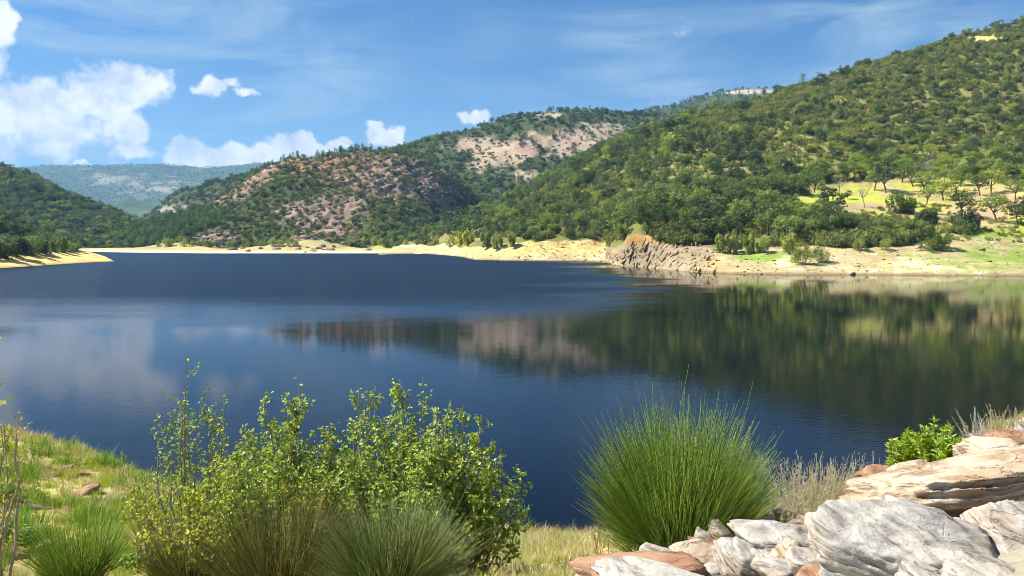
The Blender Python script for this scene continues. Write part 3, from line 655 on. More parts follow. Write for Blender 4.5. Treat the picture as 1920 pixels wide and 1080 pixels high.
def scatter(name, groups, label, cat):
    """uncountable vegetation or scree as one object: points instanced with geometry nodes. groups: list of (prototype meshes, points (n,3), scales, tilt)"""
    coll = bpy.data.collections.new(name + '_kinds'); idx = []; pts = []; scl = []; rot = []; n = 0
    for meshes, pt, sc, tl in groups:
        if not len(pt): continue
        ids = []
        for pair in meshes:
            pair = pair if isinstance(pair, tuple) else (pair,)
            b = Buf(); mats = []
            for me in pair:
                V = np.empty(len(me.vertices) * 3, np.float32); me.vertices.foreach_get('co', V); Q = np.empty(len(me.loops), np.int32); me.loops.foreach_get('vertex_index', Q)
                k = me.polygons[0].loop_total; b.add(V.reshape(-1, 3), Q.reshape(-1, k), len(mats)); mats.append(me.materials[0])
            o = bpy.data.objects.new('%s_kind_%03d' % (name, n), b.mesh(name, mats)); coll.objects.link(o); ids.append(n); n += 1
        pts.append(pt); scl.append(sc); idx.append(np.array(ids)[rng.integers(0, len(ids), len(pt))])
        rot.append(np.c_[rng.normal(size=len(pt)) * tl, rng.normal(size=len(pt)) * tl, rng.uniform(0, 6.28, len(pt))])
    pts = np.concatenate(pts).astype(np.float32); me = bpy.data.meshes.new(name); me.vertices.add(len(pts)); me.vertices.foreach_set('co', pts.ravel())
    for nm, ty, ar, key in (('kind', 'INT', np.concatenate(idx).astype(np.int32), 'value'), ('size', 'FLOAT', np.concatenate(scl).astype(np.float32), 'value'), ('turn', 'FLOAT_VECTOR', np.concatenate(rot).astype(np.float32), 'vector')):
        a = me.attributes.new(nm, ty, 'POINT'); a.data.foreach_set(key, ar.ravel())
    o = link(name, me); tag(o, label, cat, kind='stuff')
    ng = bpy.data.node_groups.new(name, 'GeometryNodeTree'); ng.interface.new_socket('Geometry', in_out='INPUT', socket_type='NodeSocketGeometry'); ng.interface.new_socket('Geometry', in_out='OUTPUT', socket_type='NodeSocketGeometry')
    gi = ng.nodes.new('NodeGroupInput'); go = ng.nodes.new('NodeGroupOutput'); ip = ng.nodes.new('GeometryNodeInstanceOnPoints'); ci_ = ng.nodes.new('GeometryNodeCollectionInfo')
    ci_.inputs['Collection'].default_value = coll; ci_.inputs['Separate Children'].default_value = True; ci_.inputs['Reset Children'].default_value = True; ip.inputs['Pick Instance'].default_value = True
    def attr(nm, ty):
        a = ng.nodes.new('GeometryNodeInputNamedAttribute'); a.data_type = ty; a.inputs[0].default_value = nm; return a.outputs[0]
    e2r = ng.nodes.new('FunctionNodeEulerToRotation')
    L = ng.links.new; L(gi.outputs[0], ip.inputs['Points']); L(ci_.outputs[0], ip.inputs['Instance']); L(attr('kind', 'INT'), ip.inputs['Instance Index']); L(attr('turn', 'FLOAT_VECTOR'), e2r.inputs[0]); L(e2r.outputs[0], ip.inputs['Rotation']); L(attr('size', 'FLOAT'), ip.inputs['Scale']); L(ip.outputs[0], go.inputs[0])
    md = o.modifiers.new('scatter', 'NODES'); md.node_group = ng
    return o

def surf_points(name, n, rows=None):
    """points spread evenly over a terrain sheet, with their pixel positions and ground slope"""
    V = HILLS[name]['V']; nr, nc = V.shape[:2]
    a = V[:-1, :-1]; b = V[:-1, 1:]; d = V[1:, :-1]; e = V[1:, 1:]
    ar = np.linalg.norm(np.cross(b - a, d - a), axis=2)
    if rows is not None:
        m = np.zeros(nr - 1, bool); m[int(rows[0] * (nr - 1)):int(rows[1] * (nr - 1))] = True; ar = ar * m[:, None]
    p = ar.ravel() / ar.sum(); k = rng.choice(len(p), n, p=p); i = k // (nc - 1); j = k % (nc - 1); u = rng.uniform(size=(n, 1)); v = rng.uniform(size=(n, 1))
    q = a[i, j] * (1 - u) * (1 - v) + b[i, j] * u * (1 - v) + d[i, j] * (1 - u) * v + e[i, j] * u * v
    px, py = project(q); return q, px, py

# ------------------------------------------------------------------ trees of the wooded hill
NAR = tA[-1]
q, px, py = surf_points('wooded_hill', 30000, (tA[2] / NAR, (tA[4] + .2) / NAR))
nz = fbm(q * .012 + 5, 4); nz2 = fbm(q * .05 + 2, 3); nzb = fbm(q * .25 + 9, 4)
in_clear = np.maximum.reduce([ell(px, py, 1730, 385, 235, 52, nzb * .3), ell(px, py, 1550, 388, 70, 25, nzb * .3), ell(px, py, 1900, 400, 90, 50, 0), ell(px, py, 1850, 74, 45, 6)])
in_promo = ell(px, py, 1240, 470, 100, 28)
keep = (in_clear < .5) & (in_promo < .5) & ~((px > 815) & (px < 985) & (py > 446)) & ~((px > 1335) & (px < 1445) & (py > 448)) & (px > 720) & (px < 2150)
# thinner tree cover on the dry upper slope, scrub instead
upper = sstep(0, 1, (np.where(px > 1250, 1, 0)) * sstep(330, 230, py) * sstep(1250, 1400, px))
d_tree = np.where(rng.uniform(size=len(q)) < (.56 - .42 * upper + .5 * nz), True, False)
tree_m = keep & d_tree & (rng.uniform(size=len(q)) < .40); shrub_m = keep & ~d_tree & (rng.uniform(size=len(q)) < .95)
ti_ = np.where(tree_m)[0]; order = ti_[np.argsort(q[ti_, 1])]
def pick_kind(k, pine_ok=False):
    s = nz2[k] + rng.normal() * .22 + (.12 if px[k] > 1500 and py[k] > 180 else -.05)
    if pine_ok and rng.uniform() < .10: return 'pine'
    return 'oak_dark' if s < -.04 else ('oak_olive' if s < .26 else 'oak_yellow')
def LM(x, y):
    if x < 895: return 'behind the yellow trees of the far beach'
    if x < 1000: return 'behind the pale poplars of the far beach'
    if x < 1130: return 'above the ochre bank with orange soil'
    if x < 1250: return 'above the tip of the rocky promontory'
    if x < 1335: return 'above the inner end of the rocky promontory'
    if x < 1450: return 'above the clump of young poplars'
    if y > 400: return 'among the low scrub behind the beach'
    return 'at the edge of the grassy clearing'
ind = [k for k in order if -20 < px[k] < 1945][:265]
KL = dict(oak_dark=('dark green evergreen oak in the wood above the pale shore', 'dark oaks of the hillside wood'), oak_olive=('olive green oak in the wood above the pale shore', 'olive oaks of the hillside wood'), oak_yellow=('light yellow green oak among darker oaks above the pale shore', 'light oaks of the hillside wood'))
for k in ind:
    kd = pick_kind(k); sz = random.choice((random.uniform(.5, .8), random.uniform(.75, 1.15))) * (1.22 if 1120 < px[k] < 1480 else 1.0); lm = LM(px[k], py[k]); kl = {'oak_dark': 'dark green', 'oak_olive': 'olive green', 'oak_yellow': 'light yellow green'}[kd] + (' tall' if sz > .86 else ' low' if sz < .72 else '')
    plant('oak_tree', kd, q[k] - [0, 0, .2], sz, random.uniform(0, 6.28), kl + ' oak in the wood ' + lm, 'tree', kl + ' oaks ' + lm)
rest = np.array([k for k in order if k not in set(ind)]); kinds = np.array([pick_kind(k, True) for k in rest])
gr = []
for kd in ('oak_dark', 'oak_olive', 'oak_yellow', 'pine'):
    s = rest[kinds == kd]; gr.append((PRO[kd], q[s] - [0, 0, .3], np.clip(rng.lognormal(-.45, .34, len(s)), .28, 1.25), .06))
scatter('oak_woodland', gr, 'dense oak wood covering the hill with the grassy clearing', 'woodland')
sm = np.where(shrub_m)[0]; hv = rng.uniform(size=len(sm)) < .3 - nz2[sm] * .5
scatter('hillside_scrub', [(PRO['maquis'], q[sm[~hv]], rng.uniform(.6, 1.3, (~hv).sum()), .08), (PRO['maquis_dark'], q[sm[hv]], rng.uniform(.6, 1.4, hv.sum()), .08)], 'olive scrub between the oaks of the wooded hill', 'scrub')

# trees and bushes standing in and below the clearing, each where it grows: px, foot py, height px, kind, name, label
spots = [
 (1560, 414, 70, 'oak_dark', 'oak_tree', 'big dark oak at the edge of the clearing above the low scrub'),
 (1692, 400, 46, 'round_olive', 'oak_bush', 'round domed oak bush beside the white post'),
 (1740, 420, 34, 'round_bush', 'oak_bush', 'small dark rounded bush below the domed oak bush'),
 (1812, 428, 40, 'round_bush', 'oak_bush', 'dark bush with a broad shadow on the bare slope'),
 (1803, 408, 62, 'oak_olive', 'oak_tree', 'spreading olive oak behind the shadowed dark bush'),
 (1868, 416, 60, 'oak_olive', 'oak_tree', 'wide oak with bare trunk over the fallen branches'),
 (1908, 422, 52, 'oak_dark', 'oak_tree', 'dense dark oak beside the fallen branches'),
 (1738, 384, 40, 'oak_olive', 'oak_tree', 'slender small oak alone on the yellow grass'),
 (1768, 376, 48, 'oak_yellow', 'oak_tree', 'pale yellow green oak on the clearing with thin trunk'),
 (1661, 362, 64, 'oak_dark', 'oak_tree', 'tall oak with forked dark trunk above the yellow grass'),
 (1640, 358, 52, 'oak_olive', 'oak_tree', 'oak leaning against the tall forked oak'),
 (1692, 342, 52, 'oak_olive', 'oak_tree', 'oak with dark straight trunk at the top of the clearing'),
 (1500, 368, 52, 'oak_olive', 'oak_tree', 'oak casting shadow on the pinkish bare patch'),
 (1528, 362, 50, 'oak_olive', 'oak_tree', 'oak with slanting trunk beside the pinkish bare patch'),
 (1860, 364, 56, 'oak_yellow', 'oak_tree', 'light green oak standing over the wide oak'),
 (1905, 375, 48, 'oak_olive', 'oak_tree', 'olive oak on the upper rim of the clearing'),
 (1800, 350, 46, 'oak_olive', 'oak_tree', 'olive oak above the pale yellow green oak'),
 (1780, 330, 44, 'oak_yellow', 'oak_tree', 'airy light oak beside the bare grey tree'),
 (1588, 340, 46, 'oak_olive', 'oak_tree', 'olive oak above the big dark oak'),
 (1763, 467, 38, 'round_olive', 'olive_bush', 'round grey green bush alone at the edge of the beach'),
 (1740, 470, 22, 'maquis', 'low_bush', 'brownish low bush against the round grey green bush'),
 (1660, 468, 24, 'willow', 'willow_bush', 'pale willow bush at the foot of the low scrub'),
 (1612, 470, 28, 'willow', 'willow_bush', 'thin upright willow bush next to the beach stones'),
 (1480, 476, 54, 'poplar_tree', 'young_poplar', 'tall yellowish young poplar behind the waterside willow'),
 (1505, 496, 46, 'willow', 'willow_bush', 'wide waterside willow with bare dark base on the beach'),
 (1535, 492, 36, 'willow', 'willow_bush', 'green half of the waterside willow clump on the beach'),
 (1352, 474, 46, 'poplar_tree', 'young_poplar', 'first yellow green poplar beside the rocky promontory'),
 (1378, 475, 50, 'poplar_tree', 'young_poplar', 'second and tallest poplar from the rocky promontory'),
 (1405, 475, 46, 'poplar_tree', 'young_poplar', 'third poplar from the rocky promontory'),
 (1430, 474, 36, 'poplar_tree', 'young_poplar', 'short poplar at the end of the poplar clump'),
 (1170, 449, 38, 'poplar_tree', 'young_poplar', 'light green young poplar above the orange soil at the promontory'),
 (845, 462, 24, 'willow', 'willow_bush', 'pale willow bush beside the brightest yellow tree'),
 (862, 461, 30, 'yellow_tree', 'yellow_tree', 'narrow yellow tree beside the brightest yellow tree'),
 (878, 461, 34, 'yellow_tree', 'yellow_tree', 'brightest yellow tree on the far beach'),
 (912, 463, 36, 'poplar_tree', 'young_poplar', 'yellow green poplar near the yellow trees'),
 (932, 465, 34, 'poplar_tree', 'young_poplar', 'bushy poplar standing lowest on the far beach'),
 (960, 462, 32, 'poplar_tree', 'young_poplar', 'pale poplar beside the ochre bank')]
for k, (x, y, hp, kd, nm, lb_) in enumerate(spots):
    p = hit(x, y, ['wooded_hill', 'rocky_hill'])
    if p is None: continue
    hm = hp * p.y / F; plant(nm, kd, p - Vector((0, 0, .15)), hm / HGT[kd], random.uniform(0, 6.28), lb_, 'bush' if 'bush' in nm else 'tree', var=k)
CW = dict(oak_dark='dark', oak_olive='olive', oak_yellow='pale')
for k in range(34):
    x = random.uniform(1490, 1915); y = random.uniform(335, 372) if k < 24 else random.uniform(372, 420)
    if any(abs(x - s_[0]) < 16 and abs(y - s_[1]) < 14 for s_ in spots): continue
    p = hit(x, y, ['wooded_hill']); kd = random.choice(['oak_dark', 'oak_olive', 'oak_olive', 'oak_yellow']); hm = random.uniform(30, 52) if k < 24 else random.uniform(14, 28)
    plant('oak_tree', kd, p - Vector((0, 0, .15)), hm * p.y / F / HGT[kd], k, CW[kd] + (' small oak standing alone on the yellow grass of the clearing' if k >= 24 else ' oak along the upper rim of the grassy clearing'), 'tree', CW[kd] + (' small oaks of the clearing' if k >= 24 else ' oaks of the clearing rim'))
for k, (x, y, hp, lb_) in enumerate([(1620, 390, 52, 'bare grey dead tree on the grassy clearing'), (1735, 348, 60, 'leafless pale tree at the top of the clearing'), (1575, 365, 40, 'small leafless tree behind the big dark oak')]):
    p = hit(x, y, ['wooded_hill']); r = empty('dead_tree', p, k); r.scale = [hp * p.y / F / 7.5] * 3; tag(r, lb_, 'tree'); link('trunk', BARE[k % 2], r)

# low scrub band between clearing and beach, waterside willows on the far beach
q2, px2, py2 = surf_points('wooded_hill', 60000, ((tA[2] - .25) / NAR, (tA[2] + .9) / NAR))
band = np.maximum(ell(px2, py2, 1600, 440, 140, 24, 0, .2), ell(px2, py2, 1290, 445, 60, 14, 0, .2)); s = (band > .5) & (rng.uniform(size=len(q2)) < .30); hv = rng.uniform(size=len(q2)) < .5
scatter('shore_scrub', [(PRO['maquis'], q2[s & ~hv], rng.uniform(.6, 1.25, (s & ~hv).sum()), .1), (PRO['maquis_dark'], q2[s & hv], rng.uniform(.6, 1.2, (s & hv).sum()), .1)], 'brown green scrub band between the clearing and the beach', 'scrub')
cl2 = np.maximum(ell(px2, py2, 1730, 400, 230, 60), ell(px2, py2, 1860, 445, 90, 20)) > .5; cl2 = cl2 | ((ell(px2, py2, 1700, 476, 260, 16) > .5) & (rng.uniform(size=len(q2)) < .25)); s = cl2 & (rng.uniform(size=len(q2)) < .022)
scatter('clearing_bushes', [(PRO['maquis'], q2[s], rng.uniform(.2, .5, s.sum()), .1)], 'small tufts dotted over the grassy clearing', 'tufts')

for k, x in enumerate(list(np.linspace(208, 560, 22)) + list(np.linspace(660, 820, 9))):
    x += random.uniform(-6, 6); p = hit(x, 461.5 + random.uniform(-1, 1) - (2 if x > 600 else 0), ['rocky_hill', 'wooded_hill'])
    if p is not None: plant('willow_bush', 'willow', p, random.uniform(.9, 1.75), k, 'pale willow bush in the row behind the far beach', 'bush', 'willow bushes along the far beach')

# ------------------------------------------------------------------ scrub and rocks of the rocky hill, woods of the other hills
def woods(hname, obj, n, rockfn, kinds, label, cat, size=(.6, 1.1), dens=None, rows=None, xlim=(-200, 2000), nscale=.02):
    q, px, py = surf_points(hname, n, rows); nz = fbm(q * nscale + 3, 4); pr = np.full(len(q), .8) if dens is None else dens(px, py, nz)
    if rockfn is not None: pr = pr * (1 - .66 * (rockfn(px, py, fbm(q * .07, 4) * .9) > .4))
    kp = (rng.uniform(size=len(q)) < pr) & (px > xlim[0]) & (px < xlim[1]); q = q[kp]; px = px[kp]; py = py[kp]; nz = nz[kp]; u = rng.uniform(size=len(q)) * .8 + nz * .6 + .1; gr = []
    ed = np.linspace(0, 1, len(kinds) + 1); ed[0] = -9; ed[-1] = 9
    for k, kd in enumerate(kinds):
        s = (u >= ed[k]) & (u < ed[k + 1]); gr.append((PRO[kd], q[s] - [0, 0, .2], rng.uniform(size[0], size[1], s.sum()) * (1.7 if 'maquis' in kd else 1), .05))
    return scatter(obj, gr, label, cat)
NCR = tC[-1]
woods('rocky_hill', 'rocky_hill_scrub', 15000, rock_mask_C, ['maquis_dark', 'oak_dark', 'maquis', 'maquis', 'oak_olive'], 'dark scrub growing between the rocks of the rocky hill', 'scrub', (.4, .8), rows=((tC[2] + .05) / NCR, (tC[4] + .15) / NCR), dens=lambda px, py, nz: .62 + nz * .6)
qp, pxp, pyp = surf_points('rocky_hill', 12000, ((tC[2] + .1) / NCR, (tC[4] + .1) / NCR))
pm = (ell(pxp, pyp, 320, 435, 110, 24, 0, .3, -.3) > .5) & (rng.uniform(size=len(qp)) < .55); pr_ = (pyp < 312) & (pxp > 430) & (rng.uniform(size=len(qp)) < .10)
scatter('pine_wood', [(PRO['pine'], qp[pm], rng.uniform(.6, 1.15, pm.sum()), .03), (PRO['pine'], qp[pr_], rng.uniform(.6, 1.1, pr_.sum()), .03)], 'bright green pines at the foot and along the crest of the rocky hill', 'woodland')
woods('high_ridge_hill', 'ridge_woodland', 11000, rock_mask_B, ['oak_dark', 'oak_dark', 'maquis_dark', 'pine', 'oak_olive'], 'dark wood on the high ridge behind the rocky hill', 'woodland', (.6, 1.15), dens=lambda px, py, nz: .7 + nz * .7, xlim=(430, 1420))
woods('distant_summit_hill', 'summit_woodland', 5000, None, ['oak_dark', 'blue', 'pine'] if 0 else ['oak_dark', 'pine'], 'blue green wood on the summit behind the wooded hill', 'woodland', (.9, 1.5), xlim=(1050, 1600), dens=lambda px, py, nz: np.where(ell(px, py, 1410, 172, 60, 5) > .5, .25, .9))
woods('dark_wooded_hill', 'dark_hill_woodland', 9000, None, ['oak_dark', 'oak_dark', 'oak_dark', 'oak_olive', 'oak_olive'], 'dark evergreen wood covering the hill behind the spit', 'woodland', (.75, 1.35), xlim=(-330, 340), dens=lambda px, py, nz: .95 + nz * 0)
woods('valley_hill', 'valley_hill_scrub', 4000, lambda px, py, nz: ell(px, py, 335, 395, 40, 10, nz), ['oak_dark', 'maquis_dark', 'maquis'], 'grey green scrub on the small hill deep in the valley', 'scrub', (.7, 1.2), xlim=(150, 560))
woods('distant_plateau_hill', 'plateau_woodland', 26000, None, ['oak_dark', 'oak_olive'], 'hazy blue wood scattered over the distant plateau', 'woodland', (.8, 1.7), xlim=(-150, 560), dens=lambda px, py, nz: .45 + nz * .9, nscale=.004)

# ------------------------------------------------------------------ rocks
def ico(sub):
    import bmesh
    bm = bmesh.new(); bmesh.ops.create_icosphere(bm, subdivisions=sub, radius=1.0); V = np.array([v.co for v in bm.verts]); Fc = np.array([[v.index for v in f.verts] for f in bm.faces]); bm.free(); return V, Fc
ICO = {k: ico(k) for k in (2, 3, 4, 5, 6)}
def rock_mesh(name, seed, dims, mat, sub=4, nplanes=16, rough=.06, sharp=26.0, strata=.025, lay_dir=(.2, .1, 1), under=0.0):
    """a boulder: many cleavage planes cut from a block, bedding ridges and weathering on the faces"""
    g = np.random.default_rng(seed); D, Fc = ICO[sub]; N = unit(g.normal(size=(nplanes, 3))); N = np.concatenate([N, [[0, 0, 1], [0, 0, -1], [1, 0, 0], [-1, 0, 0], [0, 1, 0], [0, -1, 0]] + g.normal(size=(6, 3)) * .18]); N = unit(N)
    dd = g.uniform(.72, 1.0, len(N)); c = np.maximum(D @ N.T, 1e-3); rr = dd[None] / c; r = -np.log(np.exp(-sharp * np.minimum(rr, 4)).sum(1)) / sharp
    V = D * r[:, None]
    ld = unit(np.array(lay_dir, float)); s = V @ ld; q = V * 1.3 + seed * 3.1
    V = V + D * (fbm(q, 5, .55) * rough * 1.6 + fbm(q * 5, 3) * rough * .35)[:, None]
    warp = fbm(q * .8, 3) * .25; V = V + D * (np.abs(np.sin((s + warp) * 17 + seed)) ** .5 * strata * (0.5 + fbm(q * 1.5 + 4, 2)))[:, None]
    saw = (s + warp * .6) * 5 + seed; saw = saw - np.floor(saw); V = V + D * ((saw ** 2 - .4) * strata * 1.3 * sstep(-.3, .3, fbm(q * .7 + 9, 2)))[:, None]
    if under: V[:, 1] *= 1 - under * sstep(.15, -.25, V[:, 2] + .25 * fbm(q * 1.2 + 2, 3)) * (V[:, 1] < 0) * sstep(-.9, -.3, V[:, 0])
    V = V * np.array(dims) / 2 / .86
    return mesh_np(name, V, [Fc], [M[mat]], smooth=True)
SLABS = [rock_mesh('cliff_slab', 300 + k, (3.2, 1.2, .75), 'rock_cliff', 2, 10, .1, 30, .0) for k in range(5)]
CRAG = [rock_mesh('crag', 310 + k, (4.6, 3.0, 2.0), 'rock_pink', 2, 9, .16, 30, .0) for k in range(5)]
CRAGT = [rock_mesh('crag', 320 + k, (3.4, 2.6, 1.4), 'rock_cliff', 2, 9, .16, 30, .0) for k in range(3)]
# crags of the rocky hill and stones of the bare patch on the ridge
q, px, py = surf_points('rocky_hill', 26000, ((tC[2] + .05) / NCR, (tC[4] + .1) / NCR)); s = (rock_mask_C(px, py, fbm(q * .12 + 3, 4) * 1.1) > .45) & (rng.uniform(size=len(q)) < .55)
scatter('rock_outcrop', [(CRAG, q[s] - [0, 0, .6], .18 + rng.gamma(1.3, .20, s.sum()), .4)], 'pinkish broken crags on the slopes of the rocky hill', 'rocks')
q, px, py = surf_points('high_ridge_hill', 16000); s = (rock_mask_B(px, py, fbm(q * .07, 4) * .9) > .4) & (rng.uniform(size=len(q)) < .35)
scatter('bare_patch_stones', [(CRAGT, q[s] - [0, 0, .4], rng.uniform(.4, 1.3, s.sum()), .4)], 'pale stones of the bare patch on the high ridge', 'rocks')
for k in range(34):
    x, y = [(random.gauss(415, 22), random.gauss(456, 5)), (random.gauss(610, 40), random.gauss(466, 4)), (random.gauss(520, 90), random.gauss(469, 3))][k % 3]
    p = hit(x, min(y, 473.3), ['rocky_hill'])
    if p is None: continue
    o = link('boulder', CRAG[k % 5], None, p); sc_ = random.uniform(.5, 1.5) * (1.7 if k % 3 == 0 else 1); o.scale = (sc_, sc_, sc_); o.rotation_euler = (random.gauss(0, .3), random.gauss(0, .3), random.uniform(0, 6))
    tag(o, ['red brown boulder of the outcrop at the foot of the rocky hill', ('large' if sc_ > 1 else 'small') + ' brown boulder in the rock cluster on the far beach', ('large' if sc_ > 1 else 'small') + ' brown boulder lying near the waterline of the far beach'][k % 3], 'boulder', ['outcrop boulders at the foot of the rocky hill', ('large' if sc_ > 1 else 'small') + ' cluster boulders of the far beach', ('large' if sc_ > 1 else 'small') + ' waterline boulders of the far beach'][k % 3])
# rocky promontory: tilted slabs of schist
pr = empty('rocky_promontory', hit(1235, 500)); tag(pr, 'rocky promontory of tilted grey schist slabs at the water', 'promontory'); base = Vector(pr.location)
tilt = Matrix.Rotation(R(-18), 4, 'Z') @ Matrix.Rotation(R(-52), 4, 'Y') @ Matrix.Rotation(R(20), 4, 'X')
cnt = 0
for k in range(900):
    x = random.uniform(1140, 1345); y = random.uniform(446, 514)
    top = 447 + max(0, (x - 1250)) * .22; bot = 498 + (x - 1150) * .075
    if x < 1192: top = 482 - (x - 1150) * .78
    if not (top < y < bot) or (x > 1300 and y < 475 and random.random() < .7): continue
    p = hit(x, y, ['wooded_hill'])
    if p is None or p.y > (335 if x < 1165 else 300): continue
    o = link('slab', SLABS[k % 5], pr, p - base + Vector((0, 0, -.25))); sc_ = min(1.0, .28 + random.expovariate(4.2)); o.scale = (sc_ * random.uniform(.7, 1.3), sc_ * random.uniform(.7, 1.5), sc_)
    o.rotation_euler = (Matrix.Rotation(random.gauss(0, .45), 4, 'Z') @ tilt @ Matrix.Rotation(random.gauss(0, .28), 4, 'Y') @ Matrix.Rotation(random.gauss(0, .5), 4, 'X')).to_euler(); cnt += 1
    if cnt >= 290: break
# beach stones
q, px, py = surf_points('wooded_hill', 30000, ((tA[1]) / NAR, (tA[2]) / NAR)); s = (px > 880) & (px < 1950) & (rng.uniform(size=len(q)) < .10 + .25 * ((px > 980) & (px < 1150)))
STONE = [rock_mesh('stone', 330 + k, (.7, .5, .35), 'rock_cliff', 2, 8, .1, 30, 0) for k in range(3)]
scatter('beach_stones', [(STONE, q[s], .25 + rng.gamma(1.2, .28, s.sum()), .2)], 'small stones strewn over the pale beach', 'stones')
# a white post, a dark log and fallen branches
p = hit(1673, 399); r = empty('marker_post', p); tag(r, 'short white post beside the domed oak bush', 'post')
b = Buf(); V, Fc = tubes(np.array([[[0, 0, -.3], [0, 0, .7], [0, 0, 1.25]]]), np.array([[.17, .17, .16]]), 10); b.add(V, Fc); link('shaft', b.mesh('shaft', [M['white_paint']], True), r)
b = Buf(); V, Fc = tubes(np.array([[[0, 0, 1.22], [0, 0, 1.27], [0, 0, 1.38], [0, 0, 1.42]]]), np.array([[.19, .20, .14, .01]]), 10); b.add(V, Fc); link('cap', b.mesh('cap', [M['white_paint']], True), r)
p = hit(1840, 469); o = link('driftwood_stump', rock_mesh('driftwood_stump', 401, (2.0, 1.1, .8), 'rock_rust', 4, 12, .2, 20, .08), None, p); tag(o, 'dark stump stranded on the green beach grass', 'stump')
for k, (x, y) in enumerate([(1866, 425), (1882, 427)]):
    p = hit(x, y); r = empty('fallen_branch', p + Vector((0, 0, .1)), .3 + k * .5); r.scale = (.55, .55, .55); r.rotation_euler = (R(78), .2, 1.2 + .4 * k); tag(r, ['pale fallen branch lying below the wide oak', 'second pale fallen branch beside the dense dark oak'][k], 'branch'); link('limb', BARE[k], r)

# ------------------------------------------------------------------ bushes on the sandy spit
for k, (x, y, hp, kd, nm, lb_) in enumerate([(-60, 478, 80, 'oak_dark', 'oak_tree', 'dark oak behind the near end of the spit'), (0, 462, 66, 'oak_dark', 'oak_tree', 'tall dark oak over the grey green bushes on the spit'), (40, 460, 54, 'oak_dark', 'oak_tree', 'dark round topped oak next to the tall one on the spit'), (88, 462, 46, 'pine', 'pine_tree', 'dark pine rising above the light bushes on the spit'),
    (5, 484, 46, 'round_olive', 'grey_bush', 'grey green bush nearest the ochre sand of the spit'), (30, 481, 44, 'round_bush', 'dark_bush', 'dark green bush casting shade on the ochre sand'), (58, 478, 40, 'round_olive', 'grey_bush', 'grey green bush beside the light green bush on the spit'), (-40, 488, 50, 'round_bush', 'dark_bush', 'dark bush at the shaded edge of the spit'),
    (85, 475, 32, 'poplar_tree', 'young_poplar', 'light green young poplar below the dark pine'), (102, 473, 30, 'poplar_tree', 'young_poplar', 'light green bush in the middle of the spit'), (118, 473, 38, 'poplar_tree', 'young_poplar', 'tallest light green poplar on the spit'), (132, 472, 22, 'willow', 'willow_bush', 'yellow bush with bare foot on the spit'),
    (142, 470, 20, 'round_olive', 'green_bush', 'green bush towards the tip of the spit'), (156, 469, 16, 'round_olive', 'green_bush', 'low green bush near the tip of the spit'), (168, 470, 12, 'round_olive', 'green_bush', 'last small bush at the tip of the spit'), (72, 474, 30, 'round_bush', 'dark_bush', 'dark bush under the pine on the spit')]):
    p = hit(x, y, ['sandy_spit'])
    if p is None: continue
    plant(nm, kd, p - Vector((0, 0, .2)), hp * p.y / F / HGT[kd], k, lb_, 'tree' if 'tree' in nm or 'poplar' in nm else 'bush')

# ------------------------------------------------------------------ foreground: riprap boulders
def ground(x, y): return float(near_z([[x, y]])[0])
def at_pix(px, py):
    return hit(px, py, ['lake_bank'])
def set_rock(name, me, px, py, D, rot, label, cat='boulder', group=None, sink=0.0):
    p = P(px, py, D); o = link(name, me, None, p + Vector((0, 0, -sink))); o.rotation_euler = rot; tag(o, label, cat, group); return o
def pxm(n, D): return n * D / F
